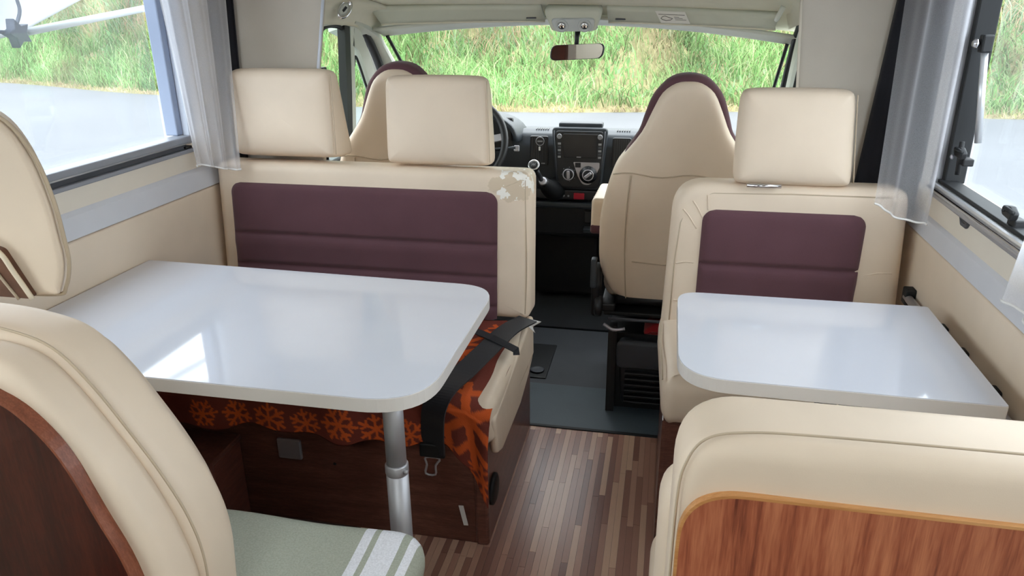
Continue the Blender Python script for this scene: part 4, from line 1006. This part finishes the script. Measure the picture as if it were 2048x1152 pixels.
# ================================================================== CURTAINS
def drape(name, TL_, TR_, BL_, BR_, folds, amp, mat, label, group, ph=0, hem=True, nrm=(0, 0, 0), cat='curtain', waves=None):
    TL_, TR_, BL_, BR_ = map(V, (TL_, TR_, BL_, BR_)); n_ = V(nrm)
    def f(u, v):
        uu = u+.05*math.sin(u*9+ph)*v
        a = TL_.lerp(TR_, uu); b = BL_.lerp(BR_, uu); p = a.lerp(b, v)
        w = math.sin(uu*folds*2*math.pi+ph+.6*v)+.4*math.sin(uu*folds*4.3*math.pi+1.3*ph)
        p = p+n_*(amp*w*(.85-.25*v)); p.z += .006*math.sin(u*5+ph)*v; return p
    o = grid(name, f, 90, 30, mat)
    if hem: tube('hem', [V(f(i/60, 1)) for i in range(61)], .0028, M['sheer_hem'], o, n=6)
    return tag(o, label, cat, group)
M['sheer_hem'] = plain('curtain_hem', (232, 230, 228), .8, var=.02)
drape('sheer_curtain', (-1.415, 1.95, 1.70), (-1.385, 2.30, 1.70), (-1.415, 2.025, .962), (-1.310, 2.115, .945), 3.4, .020, 'sheer', 'light grey sheer curtain gathered beside the large left window', 'sheer curtains', .6, nrm=(.9, -.5, 0))
drape('sheer_curtain', (.605, 2.30, 1.70), (.655, 1.925, 1.70), (.535, 2.045, .922), (.664, 1.965, .890), 1.8, .012, 'sheer_thin', 'thin grey sheer curtain hanging over the single bench corner', 'sheer curtains', 2.1, nrm=(-.9, -.5, 0))
drape('sheer_curtain', (.655, 1.30, 1.70), (.640, 1.00, 1.70), (.650, 1.475, .885), (.640, 1.20, .885), 2.5, .010, 'sheer', 'white sheer curtain end at the right picture edge', 'sheer curtains', .3, nrm=(-1, 0, 0))
drape('blackout_curtain', (-1.455, 2.29, 1.70), (-1.378, 2.335, 1.70), (-1.455, 2.29, .88), (-1.415, 2.335, .88), 2, .008, 'blackout', 'dark blackout curtain in the corner behind the left sheer', 'blackout curtains', 0, False, (0, -1, 0))
drape('blackout_curtain', (.610, 2.335, 1.70), (.690, 2.20, 1.70), (.552, 2.325, .90), (.690, 2.20, .86), 2, .008, 'blackout', 'dark blackout curtain in the corner behind the right sheer', 'blackout curtains', 0, False, (-.6, -.8, 0))

# ================================================================== OUTSIDE: awning by the left window
aw = thing('awning', 'white awning cloth with folding arm outside the left window', 'awning', (-2.2, 1.6, 1.4))
def AP(y_, z_, x_=-1.80): return V((x_, y_, z_))
kx = AP(1.875, 1.356)
tube('arm', [kx+V((0, .02, .0)), AP(2.477, 1.420)], .011, 'arm', aw, n=10)
tube('rib', spline([kx+V((.0, .01, .02)), kx+V((-.01, .045, .06)), kx+V((-.02, .055, .11)), kx+V((-.03, .10, .2))], 4), .005, 'knuckle', aw)
tube('rib', [kx+V((0, -.01, .003)), kx+V((-.02, -.20, .015))], .005, 'knuckle', aw)
st5 = [(.030*(1 if i % 2 else .55)*math.cos(i*math.pi/5), .030*(1 if i % 2 else .55)*math.sin(i*math.pi/5)) for i in range(10)]
cushion('knuckle', [V(p)*1.35 for p in st5], .03, .004, frame(tuple(kx+V((-.01, 0, 0))), (0, 1, 0), (0, 0, 1)), 'knuckle', aw)
def cloth(u, v):
    a = V((-1.82, 1.45, 1.31)); b = V((-1.82, 1.90, 1.352)); c = V((-1.86, 1.45, 1.62)); d = V((-1.86, 2.75, 1.62))
    p = a.lerp(b, u).lerp(c.lerp(d, u), v); p.z -= .010*math.sin(u*math.pi)*(1-v); p.x -= .03*math.sin(u*math.pi); return p
grid('cloth', cloth, 16, 16, 'awning', aw, thick=.003)

# wardrobe behind the viewer (shows in the mirror)
wd = thing('wardrobe', 'tall dark wooden wardrobe behind the viewer, seen in the mirror', 'wardrobe', (-1.15, -1.3, 0))
box('body', (XL+.002, -1.9, 0), (-.80, -.9, ZC-.01), 'wood_deep', wd, .004)
dr = box('door', (-.80, -1.88, .1), (-.785, -.92, 1.9), 'wood_deep', wd, .004)
tube('handle', [(-.775, -.98, 1.0), (-.765, -.98, 1.05), (-.765, -.98, 1.15), (-.775, -.98, 1.2)], .006, 'chrome', dr)
